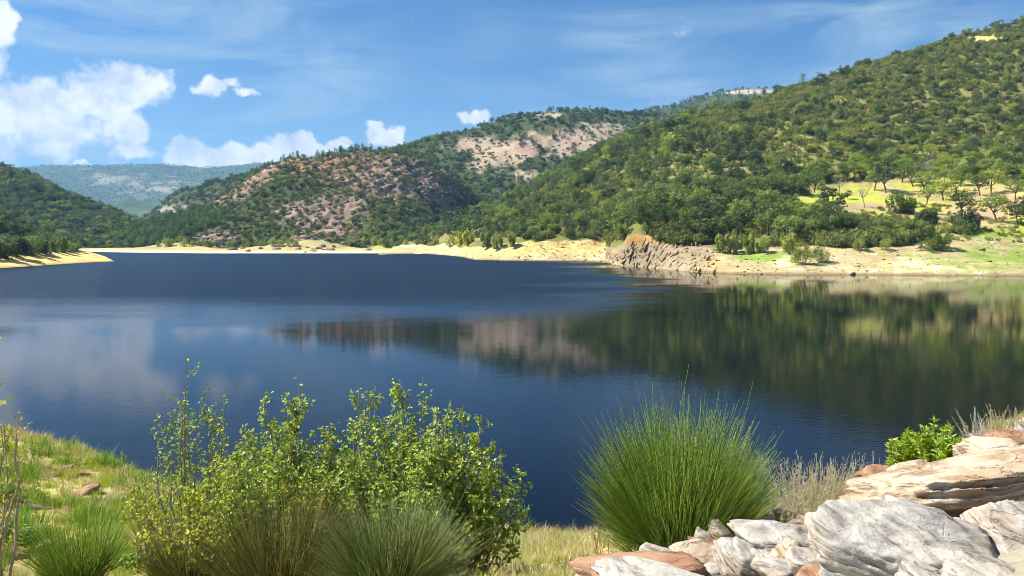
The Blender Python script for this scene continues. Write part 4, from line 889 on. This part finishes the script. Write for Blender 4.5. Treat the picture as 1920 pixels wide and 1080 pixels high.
# px, py of the centre, depth, size (w, d, h) in px at that depth, material, rotation, label
BIG = [
 (1700, 1066, 3.7, (350, 220, 180), 'rock_white', (.22, .26, .10), 6, 501, 'largest pale speckled gneiss boulder with a rounded upper edge'),
 (1800, 930, 4.75, (430, 200, 125), 'rock_tan', (-.12, -.16, .12), 6, 517, 'long tan boulder with white face and dark undercut hollow'),
 (1905, 1040, 3.9, (210, 200, 130), 'rock_grey', (.2, .22, -.2), 6, 503, 'pale grey veined boulder wedged under the long tan boulder'),
 (1880, 1110, 3.3, (240, 200, 110), 'rock_grey', (.2, .3, .4), 5, 531, 'grey boulder in front of the pale grey veined boulder'),
 (1790, 1125, 3.3, (200, 160, 80), 'rock_white', (.1, .3, .2), 5, 532, 'pale stone under the overhang of the largest boulder'),
 (1730, 992, 4.35, (215, 160, 80), 'rock_grey', (.2, .2, .3), 5, 504, 'flat grey slab squeezed between the two biggest boulders'),
 (1672, 945, 4.9, (120, 110, 72), 'rock_tan', (.25, -.35, .3), 5, 505, 'brown faced block against the end of the long tan boulder'),
 (1655, 895, 7.2, (100, 80, 34), 'rock_rust', (.1, .05, .1), 5, 506, 'reddish brown flat slab behind the dry stalks'),
 (1700, 900, 6.2, (90, 70, 55), 'rock_tan', (.2, -.5, .4), 5, 507, 'tilted tan slab leaning beside the leafy green bush'),
 (1860, 848, 6.2, (110, 90, 45), 'rock_tan', (.1, -.1, .2), 5, 508, 'tan boulder behind the leafy green bush'),
 (1905, 830, 6.6, (80, 80, 40), 'rock_rust', (.15, -.1, .2), 5, 509, 'rusty rounded rock on top of the bouldery rise'),
 (1905, 865, 5.6, (110, 90, 40), 'rock_grey', (.1, -.1, .5), 5, 510, 'grey banded rock above the long tan boulder'),
 (1535, 985, 4.9, (44, 50, 60), 'rock_tan', (.3, .5, .3), 4, 511, 'upright ochre stone at the corner of the largest boulder'),
 (1210, 1074, 4.7, (220, 130, 40), 'rock_rust', (.05, .03, .12), 5, 512, 'long rusty brown slab at the foot of the green broom'),
 (1470, 1015, 4.7, (150, 120, 60), 'rock_white', (.2, .1, .2), 5, 513, 'bright white boulder between the broom and the largest boulder'),
 (1490, 1040, 4.45, (70, 60, 45), 'rock_tan', (.4, .2, .8), 4, 514, 'golden ochre stone below the bright white boulder'),
 (1535, 1068, 4.1, (120, 90, 50), 'rock_grey', (.2, .3, .2), 5, 515, 'streaked grey stone tucked under the largest boulder'),
 (1400, 1060, 4.5, (140, 110, 60), 'rock_white', (.3, .5, .2), 5, 516, 'angular white schist block with brown streaks'),
 (1540, 1088, 3.7, (90, 80, 40), 'rock_rust', (.1, .1, .2), 4, 518, 'smooth red brown stone beside the largest boulder'),
 (1320, 1052, 5.2, (110, 90, 44), 'rock_tan', (.2, .1, .1), 5, 519, 'flat tan stone in front of the green broom'),
 (1245, 1050, 5.6, (90, 70, 36), 'rock_grey', (.1, .2, .3), 5, 520, 'bluish grey stone under the broom stems'),
 (1250, 1100, 4.0, (230, 150, 60), 'rock_white', (.0, .1, .1), 5, 521, 'white stone below the long rusty slab'),
 (1115, 1085, 5.0, (70, 60, 26), 'rock_grey', (.1, .1, .3), 4, 522, 'dark edged grey stone at the end of the long rusty slab'),
 (1350, 1005, 6.2, (50, 46, 40), 'rock_tan', (.3, .2, .6), 4, 523, 'small round tan stone touching the broom')]
for (x, y, D, sz, mt, rot, sub, sd, lb_) in BIG:
    me = rock_mesh('boulder', sd, (pxm(sz[0], D), pxm(sz[1], D), pxm(sz[2], D)), mt, sub, 16, .085, 95, .06 if sub > 4 else .03, under=.6 if sd == 517 else .25)
    set_rock('boulder', me, x, y, D, rot, lb_)
MED = ['rock_grey', 'rock_tan', 'rock_white', 'rock_rust', 'rock_grey']; MW = dict(rock_grey='grey', rock_tan='tan', rock_white='whitish', rock_rust='rusty')
for k in range(30):
    x = 1280 + 270 * ((k * .618) % 1.0); y = (1052 - (x - 1280) * .33) + random.uniform(8, 70); p = hit(x, y, ['lake_bank'])
    if p is None or p.y > 9: continue
    mt = MED[k % 5]; me = rock_mesh('slab_block', 830 + k, (pxm(random.uniform(50, 105), p.y), pxm(random.uniform(45, 80), p.y), pxm(random.uniform(26, 50), p.y)), mt, 4, 9, .09, 110, .06)
    o = link('slab_block', me, None, p + Vector((0, 0, .05))); o.rotation_euler = (random.gauss(.15, .3), random.gauss(.1, .35), random.uniform(0, 6.28)); tag(o, MW[mt] + ' angular slab wedged between the broom and the largest boulder', 'boulder', MW[mt] + ' angular slabs')
# the smaller stones of the riprap between and under them
RS = [rock_mesh('stone', 540 + k, (.30, .24, .17), ['rock_white', 'rock_tan', 'rock_white', 'rock_grey', 'rock_white', 'rock_rust'][k % 6], 4, 9, .10, 95, .05) for k in range(12)]
SL = {'rock_white': 'whitish riprap stone lying among the boulders', 'rock_tan': 'tan riprap stone lying among the boulders', 'rock_grey': 'grey riprap stone lying among the boulders', 'rock_rust': 'rusty riprap stone lying among the boulders'}
SG = {'rock_white': 'whitish riprap stones', 'rock_tan': 'tan riprap stones', 'rock_grey': 'grey riprap stones', 'rock_rust': 'rusty riprap stones'}
names = ['rock_white', 'rock_tan', 'rock_white', 'rock_grey', 'rock_white', 'rock_rust']
cnt = 0
for k in range(1600):
    x = random.uniform(1090, 1930); y = random.uniform(800, 1090)
    lim = 1058 if x < 1230 else (1058 - (x - 1230) * .36 if x < 1560 else 935 - (x - 1560) * .36)
    if y < lim or (x > 1545 and y > 925) or (x > 1760 and y > 880): continue
    p = at_pix(x, y)
    if p is None or p.y > 11: continue
    i = k % 12; o = link('stone', RS[i], None, p + Vector((0, 0, random.uniform(-.02, .05)))); s_ = min(1.15, .18 + random.expovariate(4.0)) * (1.0 if p.y < 6 else 1.2); o.scale = (s_ * random.uniform(.8, 1.3), s_, s_ * random.uniform(.8, 1.2)); o.rotation_euler = (random.gauss(0, .5), random.gauss(0, .5), random.uniform(0, 6.28))
    lm = ' by the long rusty slab' if x < 1260 else ' between the broom and the angular white block' if x < 1390 else ' around the bright white boulder' if x < 1545 and y > 985 else ' under the straw coloured stalks' if x < 1640 else ' beside the leafy green bush' if x < 1800 else ' on top of the bouldery rise'
    szw = 'large ' if s_ > .62 else 'small ' if s_ < .33 else ''; cl_ = names[i % 6].split('_')[1].replace('rust', 'rusty').replace('white', 'whitish')
    tag(o, szw + cl_ + ' riprap stone' + lm, 'stone', szw + cl_ + ' stones' + lm); cnt += 1
    if cnt >= 240: break
# flat brown schist pieces bedded in the mossy bank
M['bank_rock'] = rock_mat('bank_schist', (.26, .19, .13), (.17, .12, .08), (.07, .05, .035), (.22, .12, .05), 5.0, 60, .02, .5)
BS = [rock_mesh('bank_stone', 560 + k, (.8, .5, .22), 'rock_rust' if k % 2 else 'bank_rock', 3, 10, .14, 60, .06) for k in range(4)]
cnt = 0
for k in range(400):
    x = random.uniform(0, 520); y = random.uniform(850, 1020)
    if y < 850 + x * .16: continue
    if abs((y - 860) - (x * .42 - 10)) > 75: continue
    p = at_pix(x, y)
    if p is None: continue
    o = link('bank_stone', BS[k % 4], None, p + Vector((0, 0, .0))); s_ = random.uniform(.35, 1.15); o.scale = (s_, s_, s_ * .8); o.rotation_euler = (random.gauss(0, .2), random.gauss(0, .2), random.uniform(0, 6.28))
    tag(o, 'reddish brown flat stone bedded in the mossy bank' if k % 2 else 'dull brown flat stone bedded in the mossy bank', 'stone', 'reddish stones in the bank' if k % 2 else 'dull brown stones in the bank'); cnt += 1
    if cnt >= 46: break

# ------------------------------------------------------------------ foreground plants
LEAF_T = np.array([[0, 0, 0], [-.36, .30, .06], [-.30, .62, .05], [0, 1.05, -.04], [.30, .62, .05], [.36, .30, .06], [0, .5, -.03]])   # broad pointed poplar leaf, folded on its midrib
LEAF_F = np.array([[0, 6, 1], [1, 6, 2], [2, 6, 3], [3, 6, 4], [4, 6, 5], [5, 6, 0]])
NARROW_T = np.array([[0, 0, 0], [-.10, .35, .03], [0, 1.0, -.05], [.10, .35, .03]]); NARROW_F = np.array([[0, 1, 2], [0, 2, 3]])
def leaves(pos, dirn, size, Tm=LEAF_T, Fm=LEAF_F, g=rng):
    n = len(pos); y = unit(dirn); r = unit(g.normal(size=(n, 3)) * .6 + [0, 0, .9]); x = unit(np.cross(y, r)); z = np.cross(x, y)
    s = np.asarray(size).reshape(-1, 1, 1); V = pos[:, None] + s * (Tm[None, :, 0:1] * x[:, None] + Tm[None, :, 1:2] * y[:, None] + Tm[None, :, 2:3] * z[:, None])
    Fc = (Fm[None] + (np.arange(n) * len(Tm))[:, None, None]).reshape(-1, 3); return V.reshape(-1, 3), Fc

def sapling(seed, hgt, rad, nstem, mat, nside=11, leafs=.052, per=11, bare=.25):
    """many-stemmed poplar: upright stems, side shoots and leaves along the shoots"""
    g = np.random.default_rng(seed); k = 9; t = np.linspace(0, 1, k)
    an = g.uniform(0, 6.28, nstem); rr = rad * np.sqrt(g.uniform(.02, 1, nstem)); hh = hgt * (1 - .42 * (rr / rad) ** 1.5) * g.uniform(.74, 1.0, nstem); hh[0] = hgt; rr[0] = rad * .12
    b0 = np.c_[np.cos(an) * rr * .18, np.sin(an) * rr * .18, np.full(nstem, -.1)]
    e = np.c_[np.cos(an) * rr, np.sin(an) * rr, hh]; S = b0[:, None] + (e - b0)[:, None] * np.stack([t ** .8, t ** .8, t], -1)[None]
    S += np.cumsum(g.normal(size=(nstem, k, 3)) * hgt * .010, axis=1)
    wd = Buf(); V, Fc = tubes(S, (np.linspace(.014, .003, k) * (hgt / 2.2))[None] * g.uniform(.7, 1.2, (nstem, 1)), 5); wd.add(V, Fc)
    ns = nstem * nside; si = np.repeat(np.arange(nstem), nside); u = g.uniform(bare, .95, ns); iu = u * (k - 1); i0 = np.minimum(iu.astype(int), k - 2); fr = (iu - i0)[:, None]
    p0 = S[si, i0] * (1 - fr) + S[si, i0 + 1] * fr; tang = unit(S[si, i0 + 1] - S[si, i0]); dr = unit(g.normal(size=(ns, 3)) * [1, 1, .4]); dr = unit(dr + tang * .9 + [0, 0, .25]); ln = hgt * .20 * (1.1 - u) * g.uniform(.6, 1.5, ns) + .08
    m = 5; tt = np.linspace(0, 1, m); B = p0[:, None] + dr[:, None] * (ln[:, None] * tt[None])[..., None] + np.array([0, 0, 1.0]) * (.12 * ln[:, None] * tt[None] ** 2)[..., None]
    V, Fc = tubes(B, np.tile(np.linspace(.0045, .0014, m), (ns, 1)), 3); wd.add(V, Fc)
    # leaves: along side shoots and along the upper part of the stems
    nl = ns * per; bi = np.repeat(np.arange(ns), per); v = g.uniform(.15, 1.0, nl) * (m - 1); j0 = np.minimum(v.astype(int), m - 2); f2 = (v - j0)[:, None]; pl = B[bi, j0] * (1 - f2) + B[bi, j0 + 1] * f2
    n2 = nstem * 22; s2 = np.repeat(np.arange(nstem), 22); v2 = g.uniform(.62, 1.0, n2) * (k - 1); k0 = np.minimum(v2.astype(int), k - 2); f3 = (v2 - k0)[:, None]; pl2 = S[s2, k0] * (1 - f3) + S[s2, k0 + 1] * f3
    pl = np.concatenate([pl, pl2]); dd = unit(g.normal(size=(len(pl), 3)) + [0, 0, -.15]); pl = pl + dd * .02
    V, Fc = leaves(pl, dd, leafs * g.uniform(.55, 1.25, len(pl)), g=g)
    return wd.mesh('stems', [M['bark_pale']], True), Buf().add(V, Fc).mesh('leaves', [mat])
def put(name, meshes, loc, rz, label, cat, group=None):
    r = empty(name, loc, rz); tag(r, label, cat, group)
    for me in meshes: o = link(me.name.split('.')[0], me, r); o['kind'] = 'stuff'
    return r
def foot(px, D):
    x = (px - 960) / F * D; return Vector((x, D, ground(x, D)))
# px, depth, top py, radius px, stems, material, label
POP = [(350, 12.0, 655, 100, 22, 'poplar', 9, .052, 9, .38, 'sparse young poplar with tall bare leaders and pale stems'),
 (525, 10.6, 700, 140, 46, 'poplar', 16, .054, 17, .2, 'dense yellow green poplar with a pointed leafy top beside the sparse one'),
 (420, 11.2, 800, 150, 40, 'poplar_dry', 13, .05, 14, .15, 'low yellowing poplar thicket under the sparse young poplar'),
 (685, 10.2, 715, 125, 44, 'poplar', 15, .052, 15, .15, 'rounded bushy poplar in the middle of the thicket'),
 (785, 9.9, 700, 160, 54, 'poplar', 15, .052, 15, .15, 'tallest bushy poplar with upright leafy shoots over the broom'),
 (858, 9.7, 772, 145, 48, 'poplar', 13, .052, 15, .08, 'drooping poplar reaching out over the dark water'),
 (600, 10.3, 800, 130, 44, 'poplar_dry', 14, .05, 15, .1, 'yellowing poplar behind the brown broom'),
 (285, 13.4, 850, 80, 18, 'poplar_dry', 10, .05, 8, .15, 'small yellowing poplar at the edge of the mossy bank')]
for k, (x, D, top, rp, ns, mt, nsd, lf, per, bare, lb_) in enumerate(POP):
    p = foot(x, D); hgt = P(x, top, D).z - p.z; put('poplar_sapling', sapling(600 + k, hgt, pxm(rp, D), ns, M[mt], nsd, lf, per, bare), p, k * 1.3, lb_, 'sapling')
# branches of a sapling that stands just beside the frame
p = foot(-48, 9.0); put('poplar_sapling', sapling(620, P(0, 575, 9.0).z - p.z, .50, 16, M['poplar_dry'], 8, .045, 5, .3), p, 2.0, 'yellow leaved sapling with pale twigs at the water side of the bank', 'sapling')
for k, (x, y, hp, lb_) in enumerate([(65, 870, 55, 'tiny green sapling on the crest of the mossy bank'), (228, 880, 34, 'tiny twig sapling at the waterline beside the poplars'), (15, 862, 40, 'tiny dark sapling at the outer end of the mossy bank')]):
    p = at_pix(x, y); put('tiny_sapling', sapling(630 + k, hp * p.y / F, .3, 6, M['poplar'], 5, .06, 5, .1), p, k, lb_, 'sapling')

def broom(seed, n, hgt, rad, mat, r=.0032, wild=.05, fork=.5, dead=0, tall=12, upr=1.0):
    """rush-like green stems fanning from the stock, forked near the tips"""
    g = np.random.default_rng(seed); k = 6; t = np.linspace(0, 1, k); n2 = int(n * (1 + fork))
    th = np.arccos(g.uniform(.02, 1, n)) ; th = th * g.uniform(.6, 1.0, n) * upr; an = g.uniform(0, 6.28, n); L = np.sqrt((np.sin(th) * rad) ** 2 + (np.cos(th) * hgt) ** 2) * g.uniform(.72, 1.03, n); L[:tall] *= g.uniform(1.1, 1.32, tall); th[:tall] *= .45
    d = np.c_[np.sin(th) * np.cos(an), np.sin(th) * np.sin(an), np.cos(th)]; b0 = np.c_[np.cos(an), np.sin(an), np.zeros(n)] * (rad * .22 * g.uniform(0, 1, n) ** .5)[:, None]
    S = b0[:, None] + d[:, None] * (L[:, None] * t)[..., None] + np.array([0, 0, 1.]) * (L[:, None] * .13 * t ** 2 * np.sin(th)[:, None])[..., None] + (g.normal(size=(n, 1, 3)) * wild)[:, :] * (t ** 2)[None, :, None] + np.cumsum(g.normal(size=(n, k, 3)) * wild * .12, axis=1)
    S[..., 2] = np.maximum(S[..., 2], .01)
    nf = int(n * fork); fi = g.integers(0, n, nf); f0 = S[fi, 2]; fd = unit(unit(S[fi, 4] - S[fi, 2]) + g.normal(size=(nf, 3)) * .16); Lf = L[fi] * g.uniform(.35, .62, nf)
    Fk = f0[:, None] + fd[:, None] * (Lf[:, None] * t)[..., None] + np.array([0, 0, 1.]) * (Lf[:, None] * .06 * t ** 2)[..., None]
    A_ = np.concatenate([S, Fk]); rad_ = (np.linspace(1.15, .45, k) * r)[None] * g.uniform(.7, 1.3, (len(A_), 1)); V, Fc = tubes(A_, rad_, 3); st = Buf().add(V, Fc).mesh('stems', [M[mat]], True)
    out = [st]
    if dead:
        m = dead; an = g.uniform(0, 6.28, m); th = g.uniform(.3, 1.5, m); d = np.c_[np.sin(th) * np.cos(an), np.sin(th) * np.sin(an), np.cos(th)]; Ls = g.uniform(.3, .75, m) * rad * 1.2
        W = d[:, None] * (Ls[:, None] * t)[..., None] + np.cumsum(g.normal(size=(m, k, 3)) * .02, axis=1); V, Fc = tubes(W, np.tile(np.linspace(.005, .002, k), (m, 1)), 3); out.append(Buf().add(V, Fc).mesh('dead_twigs', [M['dead_stalk' if mat != 'broom_brown' else 'rust_twig']], True))
    return out
M['rust_twig'] = foliage('rusty_dead_twigs', [(.16, .07, .02), (.28, .13, .035), (.44, .22, .06)], 0.05, 0.0)
p = foot(1282, 6.9); hgt = P(1282, 765, 6.9).z - p.z
put('broom_bush', broom(701, 3300, hgt, pxm(118, 6.9), 'broom', .0028, .09, .6, 320, 40, .88), p, 0, 'big bright green rush like broom at the edge of the boulders', 'bush')
p = foot(730, 7.6); hgt = P(730, 945, 7.6).z - p.z
put('broom_bush', broom(702, 1700, hgt, pxm(150, 7.6), 'broom_grey', .003, .10, .6, 120, 24), p, 0, 'grey green broom in front of the bushy poplars', 'bush')
p = foot(520, 8.2); hgt = P(520, 905, 8.2).z - p.z
put('broom_bush', broom(703, 1300, hgt, pxm(130, 8.2), 'broom_brown', .003, .12, .7, 900, 20), p, 0, 'dull brown broom with rusty dead twigs at its heart', 'bush')
p = foot(130, 11.5); hgt = P(130, 985, 11.5).z - p.z
put('broom_bush', broom(704, 700, hgt * 1.05, pxm(130, 11.5), 'broom', .0042, .10, .4, 30, 40, .6), p, 0, 'loose green broom with upright stems on the grassy bank', 'bush')
p = foot(340, 10.5); hgt = P(340, 1000, 10.5).z - p.z
put('broom_bush', broom(705, 600, hgt, pxm(90, 10.5), 'broom_brown', .004, .10, .5, 90, 12, .8), p, 0, 'thin yellowish broom between the grass and the brown broom', 'bush')
for k, (x, y, hp, rp, kd, lb_) in enumerate([(8, 1035, 70, 55, 'greengrass', 'compact dark green bush on the grassy bank'), (0, 950, 60, 40, 'greengrass', 'dark green bush higher up the grassy bank'), (270, 1070, 45, 50, 'greengrass', 'low green bush beside the thin yellowish broom')]):
    p = at_pix(x, y); s_ = p.y / F; a_, b_ = make_shrub(720 + k, hp * s_, rp * s_, M[kd], 1600, .035, .1); r = empty('green_bush', p); tag(r, lb_, 'bush'); link('stem', a_, r); oo = link('leaves', b_, r); oo['kind'] = 'stuff'

def dry_stalks(seed, n, hgt, rad, mat='dead_stalk', barbs=16):
    """dead herb stalks with short side spikes up their length"""
    g = np.random.default_rng(seed); k = 6; t = np.linspace(0, 1, k); an = g.uniform(0, 6.28, n); rr = rad * np.sqrt(g.uniform(0, 1, n)); h = hgt * g.uniform(.5, 1, n)
    b0 = np.c_[np.cos(an) * rr, np.sin(an) * rr, np.full(n, -.03)]; le = g.normal(size=(n, 2)) * .16 * hgt + np.c_[np.cos(an), np.sin(an)] * (rr * .3)[:, None]
    S = b0[:, None] + np.stack([le[:, :1] * t ** 1.6, le[:, 1:] * t ** 1.6, h[:, None] * t], -1); b = Buf(); V, Fc = tubes(S, np.tile(np.linspace(.0035, .0016, k), (n, 1)), 3); b.add(V, Fc)
    m = n * barbs; i = np.repeat(np.arange(n), barbs); u = g.uniform(.35, 1, m) * (k - 1); j = np.minimum(u.astype(int), k - 2); f = (u - j)[:, None]; p0 = S[i, j] * (1 - f) + S[i, j + 1] * f; d = unit(g.normal(size=(m, 3)) * [1, 1, .3] + [0, 0, .75]); ln = hgt * .11 * g.uniform(.4, 1.2, m) * (1.25 - u / (k - 1))
    tt = np.linspace(0, 1, 3); B = p0[:, None] + d[:, None] * (ln[:, None] * tt)[..., None]; V, Fc = tubes(B, np.tile([.0022, .0024, .001], (m, 1)), 3); b.add(V, Fc); return [b.mesh('stalks', [M[mat]], True)]
for k, (x, D, top, rp, n, mt, lb_) in enumerate([(1500, 8.6, 848, 45, 80, 'dead_stalk', 'bleached dry stalks growing against the green broom'), (1555, 9.0, 850, 55, 110, 'straw', 'dense straw coloured stalks between broom and reddish slab'), (1645, 9.4, 842, 40, 44, 'dead_stalk', 'thin dry stalks behind the reddish slab'), (1590, 9.3, 862, 40, 50, 'dead_stalk', 'short dry stalks in the gap before the reddish slab'),
      (1800, 8.0, 800, 50, 34, 'dead_stalk', 'grey dead stalks rising behind the leafy green bush'), (1868, 8.0, 768, 42, 60, 'dead_stalk', 'bristly grey dead stalks on top of the bouldery rise'), (1905, 7.8, 755, 36, 60, 'straw', 'pale bristly stalks at the highest point of the rise'), (1130, 7.4, 955, 30, 7, 'rust_twig', 'few brown dead stalks by the foot of the green broom'), (1040, 13.0, 985, 60, 26, 'straw', 'sparse dry stalks at the sandy waterline')]):
    p = foot(x, D); put('dry_stalks', dry_stalks(740 + k, n, max(.15, P(x, top, D).z - p.z), pxm(rp, D), mt), p, k, lb_, 'stalks')
def leafy_bush(seed, n, hgt, rad, mat):
    g = np.random.default_rng(seed); k = 6; t = np.linspace(0, 1, k); an = g.uniform(0, 6.28, n); rr = rad * np.sqrt(g.uniform(0, 1, n)); h = hgt * (1 - .3 * rr / rad) * g.uniform(.75, 1, n)
    S = np.stack([np.cos(an)[:, None] * rr[:, None] * (.35 + .65 * t), np.sin(an)[:, None] * rr[:, None] * (.35 + .65 * t), h[:, None] * t - .03], -1); V, Fc = tubes(S, np.tile(np.linspace(.004, .002, k), (n, 1)), 4); st = Buf().add(V, Fc).mesh('stems', [M['dead_stalk']], True)
    m = n * 85; i = np.repeat(np.arange(n), 85); u = g.uniform(.3, 1, m) * (k - 1); j = np.minimum(u.astype(int), k - 2); f = (u - j)[:, None]; p0 = S[i, j] * (1 - f) + S[i, j + 1] * f; d = unit(g.normal(size=(m, 3)) * [1, 1, .3] + [0, 0, .65]); V, Fc = leaves(p0, d, .062 * g.uniform(.6, 1.2, m), NARROW_T * [1.5, 1, 1], NARROW_F, g)
    return [st, Buf().add(V, Fc).mesh('leaves', [M[mat]])]
for k, (x, D, top, rp, n, lb_) in enumerate([(1698, 7.3, 778, 24, 14, 'upright bright green herb beside the leafy green bush'), (1765, 7.3, 772, 72, 60, 'leafy bright green bush growing behind the boulders')]):
    p = foot(x, D); put('leafy_bush', leafy_bush(760 + k, n, P(x, top, D).z - p.z, pxm(rp, D), 'lush'), p, k, lb_, 'bush')

# ground cover: blades and small herbs over the bank
def blades(seed, n, h, rad, mat, wdt=.004):
    g = np.random.default_rng(seed); an = g.uniform(0, 6.28, n); rr = rad * np.sqrt(g.uniform(0, 1, n)); b0 = np.c_[np.cos(an) * rr, np.sin(an) * rr, np.full(n, -.02)]; ln = h * g.uniform(.5, 1, n); le = g.normal(size=(n, 2)) * .35
    t1 = b0 + np.c_[le * ln[:, None] * .35, ln * .6]; t2 = b0 + np.c_[le * ln[:, None], ln * .95]; sd = np.c_[np.cos(an + 1.5), np.sin(an + 1.5), np.zeros(n)] * wdt
    V = np.stack([b0 - sd, b0 + sd, t1 + sd * .8, t1 - sd * .8, t2], 1).reshape(-1, 3); i = (np.arange(n) * 5)[:, None]; q4 = i + [[0, 1, 2, 3]]; t3 = i + [[3, 2, 4, 4]]
    tri = np.concatenate([i + [[0, 1, 2]], i + [[0, 2, 3]], i + [[3, 2, 4]]]); return mesh_np('tuft', V, [tri], [M[mat]])
TUFT = {'yellow': [blades(800 + k, 60, .22, .16, 'grass') for k in range(3)], 'green': [blades(810 + k, 70, .30, .15, 'greengrass') for k in range(3)], 'lush': [blades(815 + k, 60, .14, .16, 'lush', .006) for k in range(2)], 'straw': [blades(820 + k, 55, .32, .14, 'straw') for k in range(3)]}
xy = np.c_[rng.uniform(-24, 9, 42000), rng.uniform(4, 34, 42000)]; z = np.concatenate([near_z(k_) for k_ in np.array_split(xy, 12)]); q = np.c_[xy, z]; px, py = project(q)
ok = (z > .12) & (px > -120) & (px < 1960) & (py < 1150); n1 = fbm(np.c_[xy * .35, z * 0], 4); n2 = fbm(np.c_[xy * 1.1 + 7, z * 0], 3); rn = rng.uniform(size=len(q))
left = px < 1080
low = sstep(860, 1060, py - (px * .0)) * (px < 420)
yel = ok & left & (rn < .03 + .12 * sstep(-.05, .3, n1) + .1 * low); gre = ok & left & ~yel & (rn < .06 + .42 * low * sstep(-.2, .2, n2)); lus = ok & left & ~yel & ~gre & (n2 > .17) & (rn < .45); stw = ok & ~yel & ~gre & ~lus & (((px > 850) & (px < 1240) & (rn < .38)) | (left & (rn > .94)) | ((px > 1380) & (xy[:, 1] > 7.6) & (xy[:, 1] < 13) & (rn < .65)))
def cov(m, a, b): return q[m], rng.uniform(a, b, m.sum()) * np.clip(q[m, 1] / 16, .55, 1.4)
scatter('bank_grass', [(TUFT['yellow'], *cov(yel, .5, 1.2), .15), (TUFT['lush'], *cov(lus, .5, 1.3), .15), (TUFT['green'], *cov(gre, .7, 1.7), .15)], 'yellow green grass and herbs covering the mossy bank', 'grass')
scatter('dry_grass', [(TUFT['straw'], *cov(stw, .5, 1.2), .2)], 'dry straw coloured grass around the broom and boulders', 'grass')
pb = (px > 1150) & ok & (xy[:, 1] < 10) & (rn < .6); PEB = [rock_mesh('pebble', 580 + k, (.09, .07, .05), ['rock_white', 'rock_tan', 'rock_grey'][k], 2, 8, .08, 22, 0) for k in range(3)]
scatter('gravel', [(PEB, q[pb], rng.uniform(.4, 1.6, pb.sum()), .4)], 'pale gravel filling the gaps between the boulders', 'gravel')

# ------------------------------------------------------------------ the air
hzm, t, out = new_mat('haze_air'); pv = t.node('ShaderNodeVolumePrincipled'); pv.inputs['Color'].default_value = (.30, .60, 1.0, 1); pv.inputs['Density'].default_value = 0.000085; pv.inputs['Anisotropy'].default_value = 0.1
t.l.new(pv.outputs[0], out.inputs['Volume'])
x0, x1, y0, y1, z0, z1 = -3200, 3200, -60, 7200, -160, 720
bv = [(x, y, z) for x in (x0, x1) for y in (y0, y1) for z in (z0, z1)]
o = link('haze', mesh_np('haze', bv, [np.array([[0, 1, 3, 2], [4, 6, 7, 5], [0, 4, 5, 1], [2, 3, 7, 6], [0, 2, 6, 4], [1, 5, 7, 3]])], [hzm])); tag(o, 'thin blue summer haze lying over the valley', 'haze', kind='stuff')
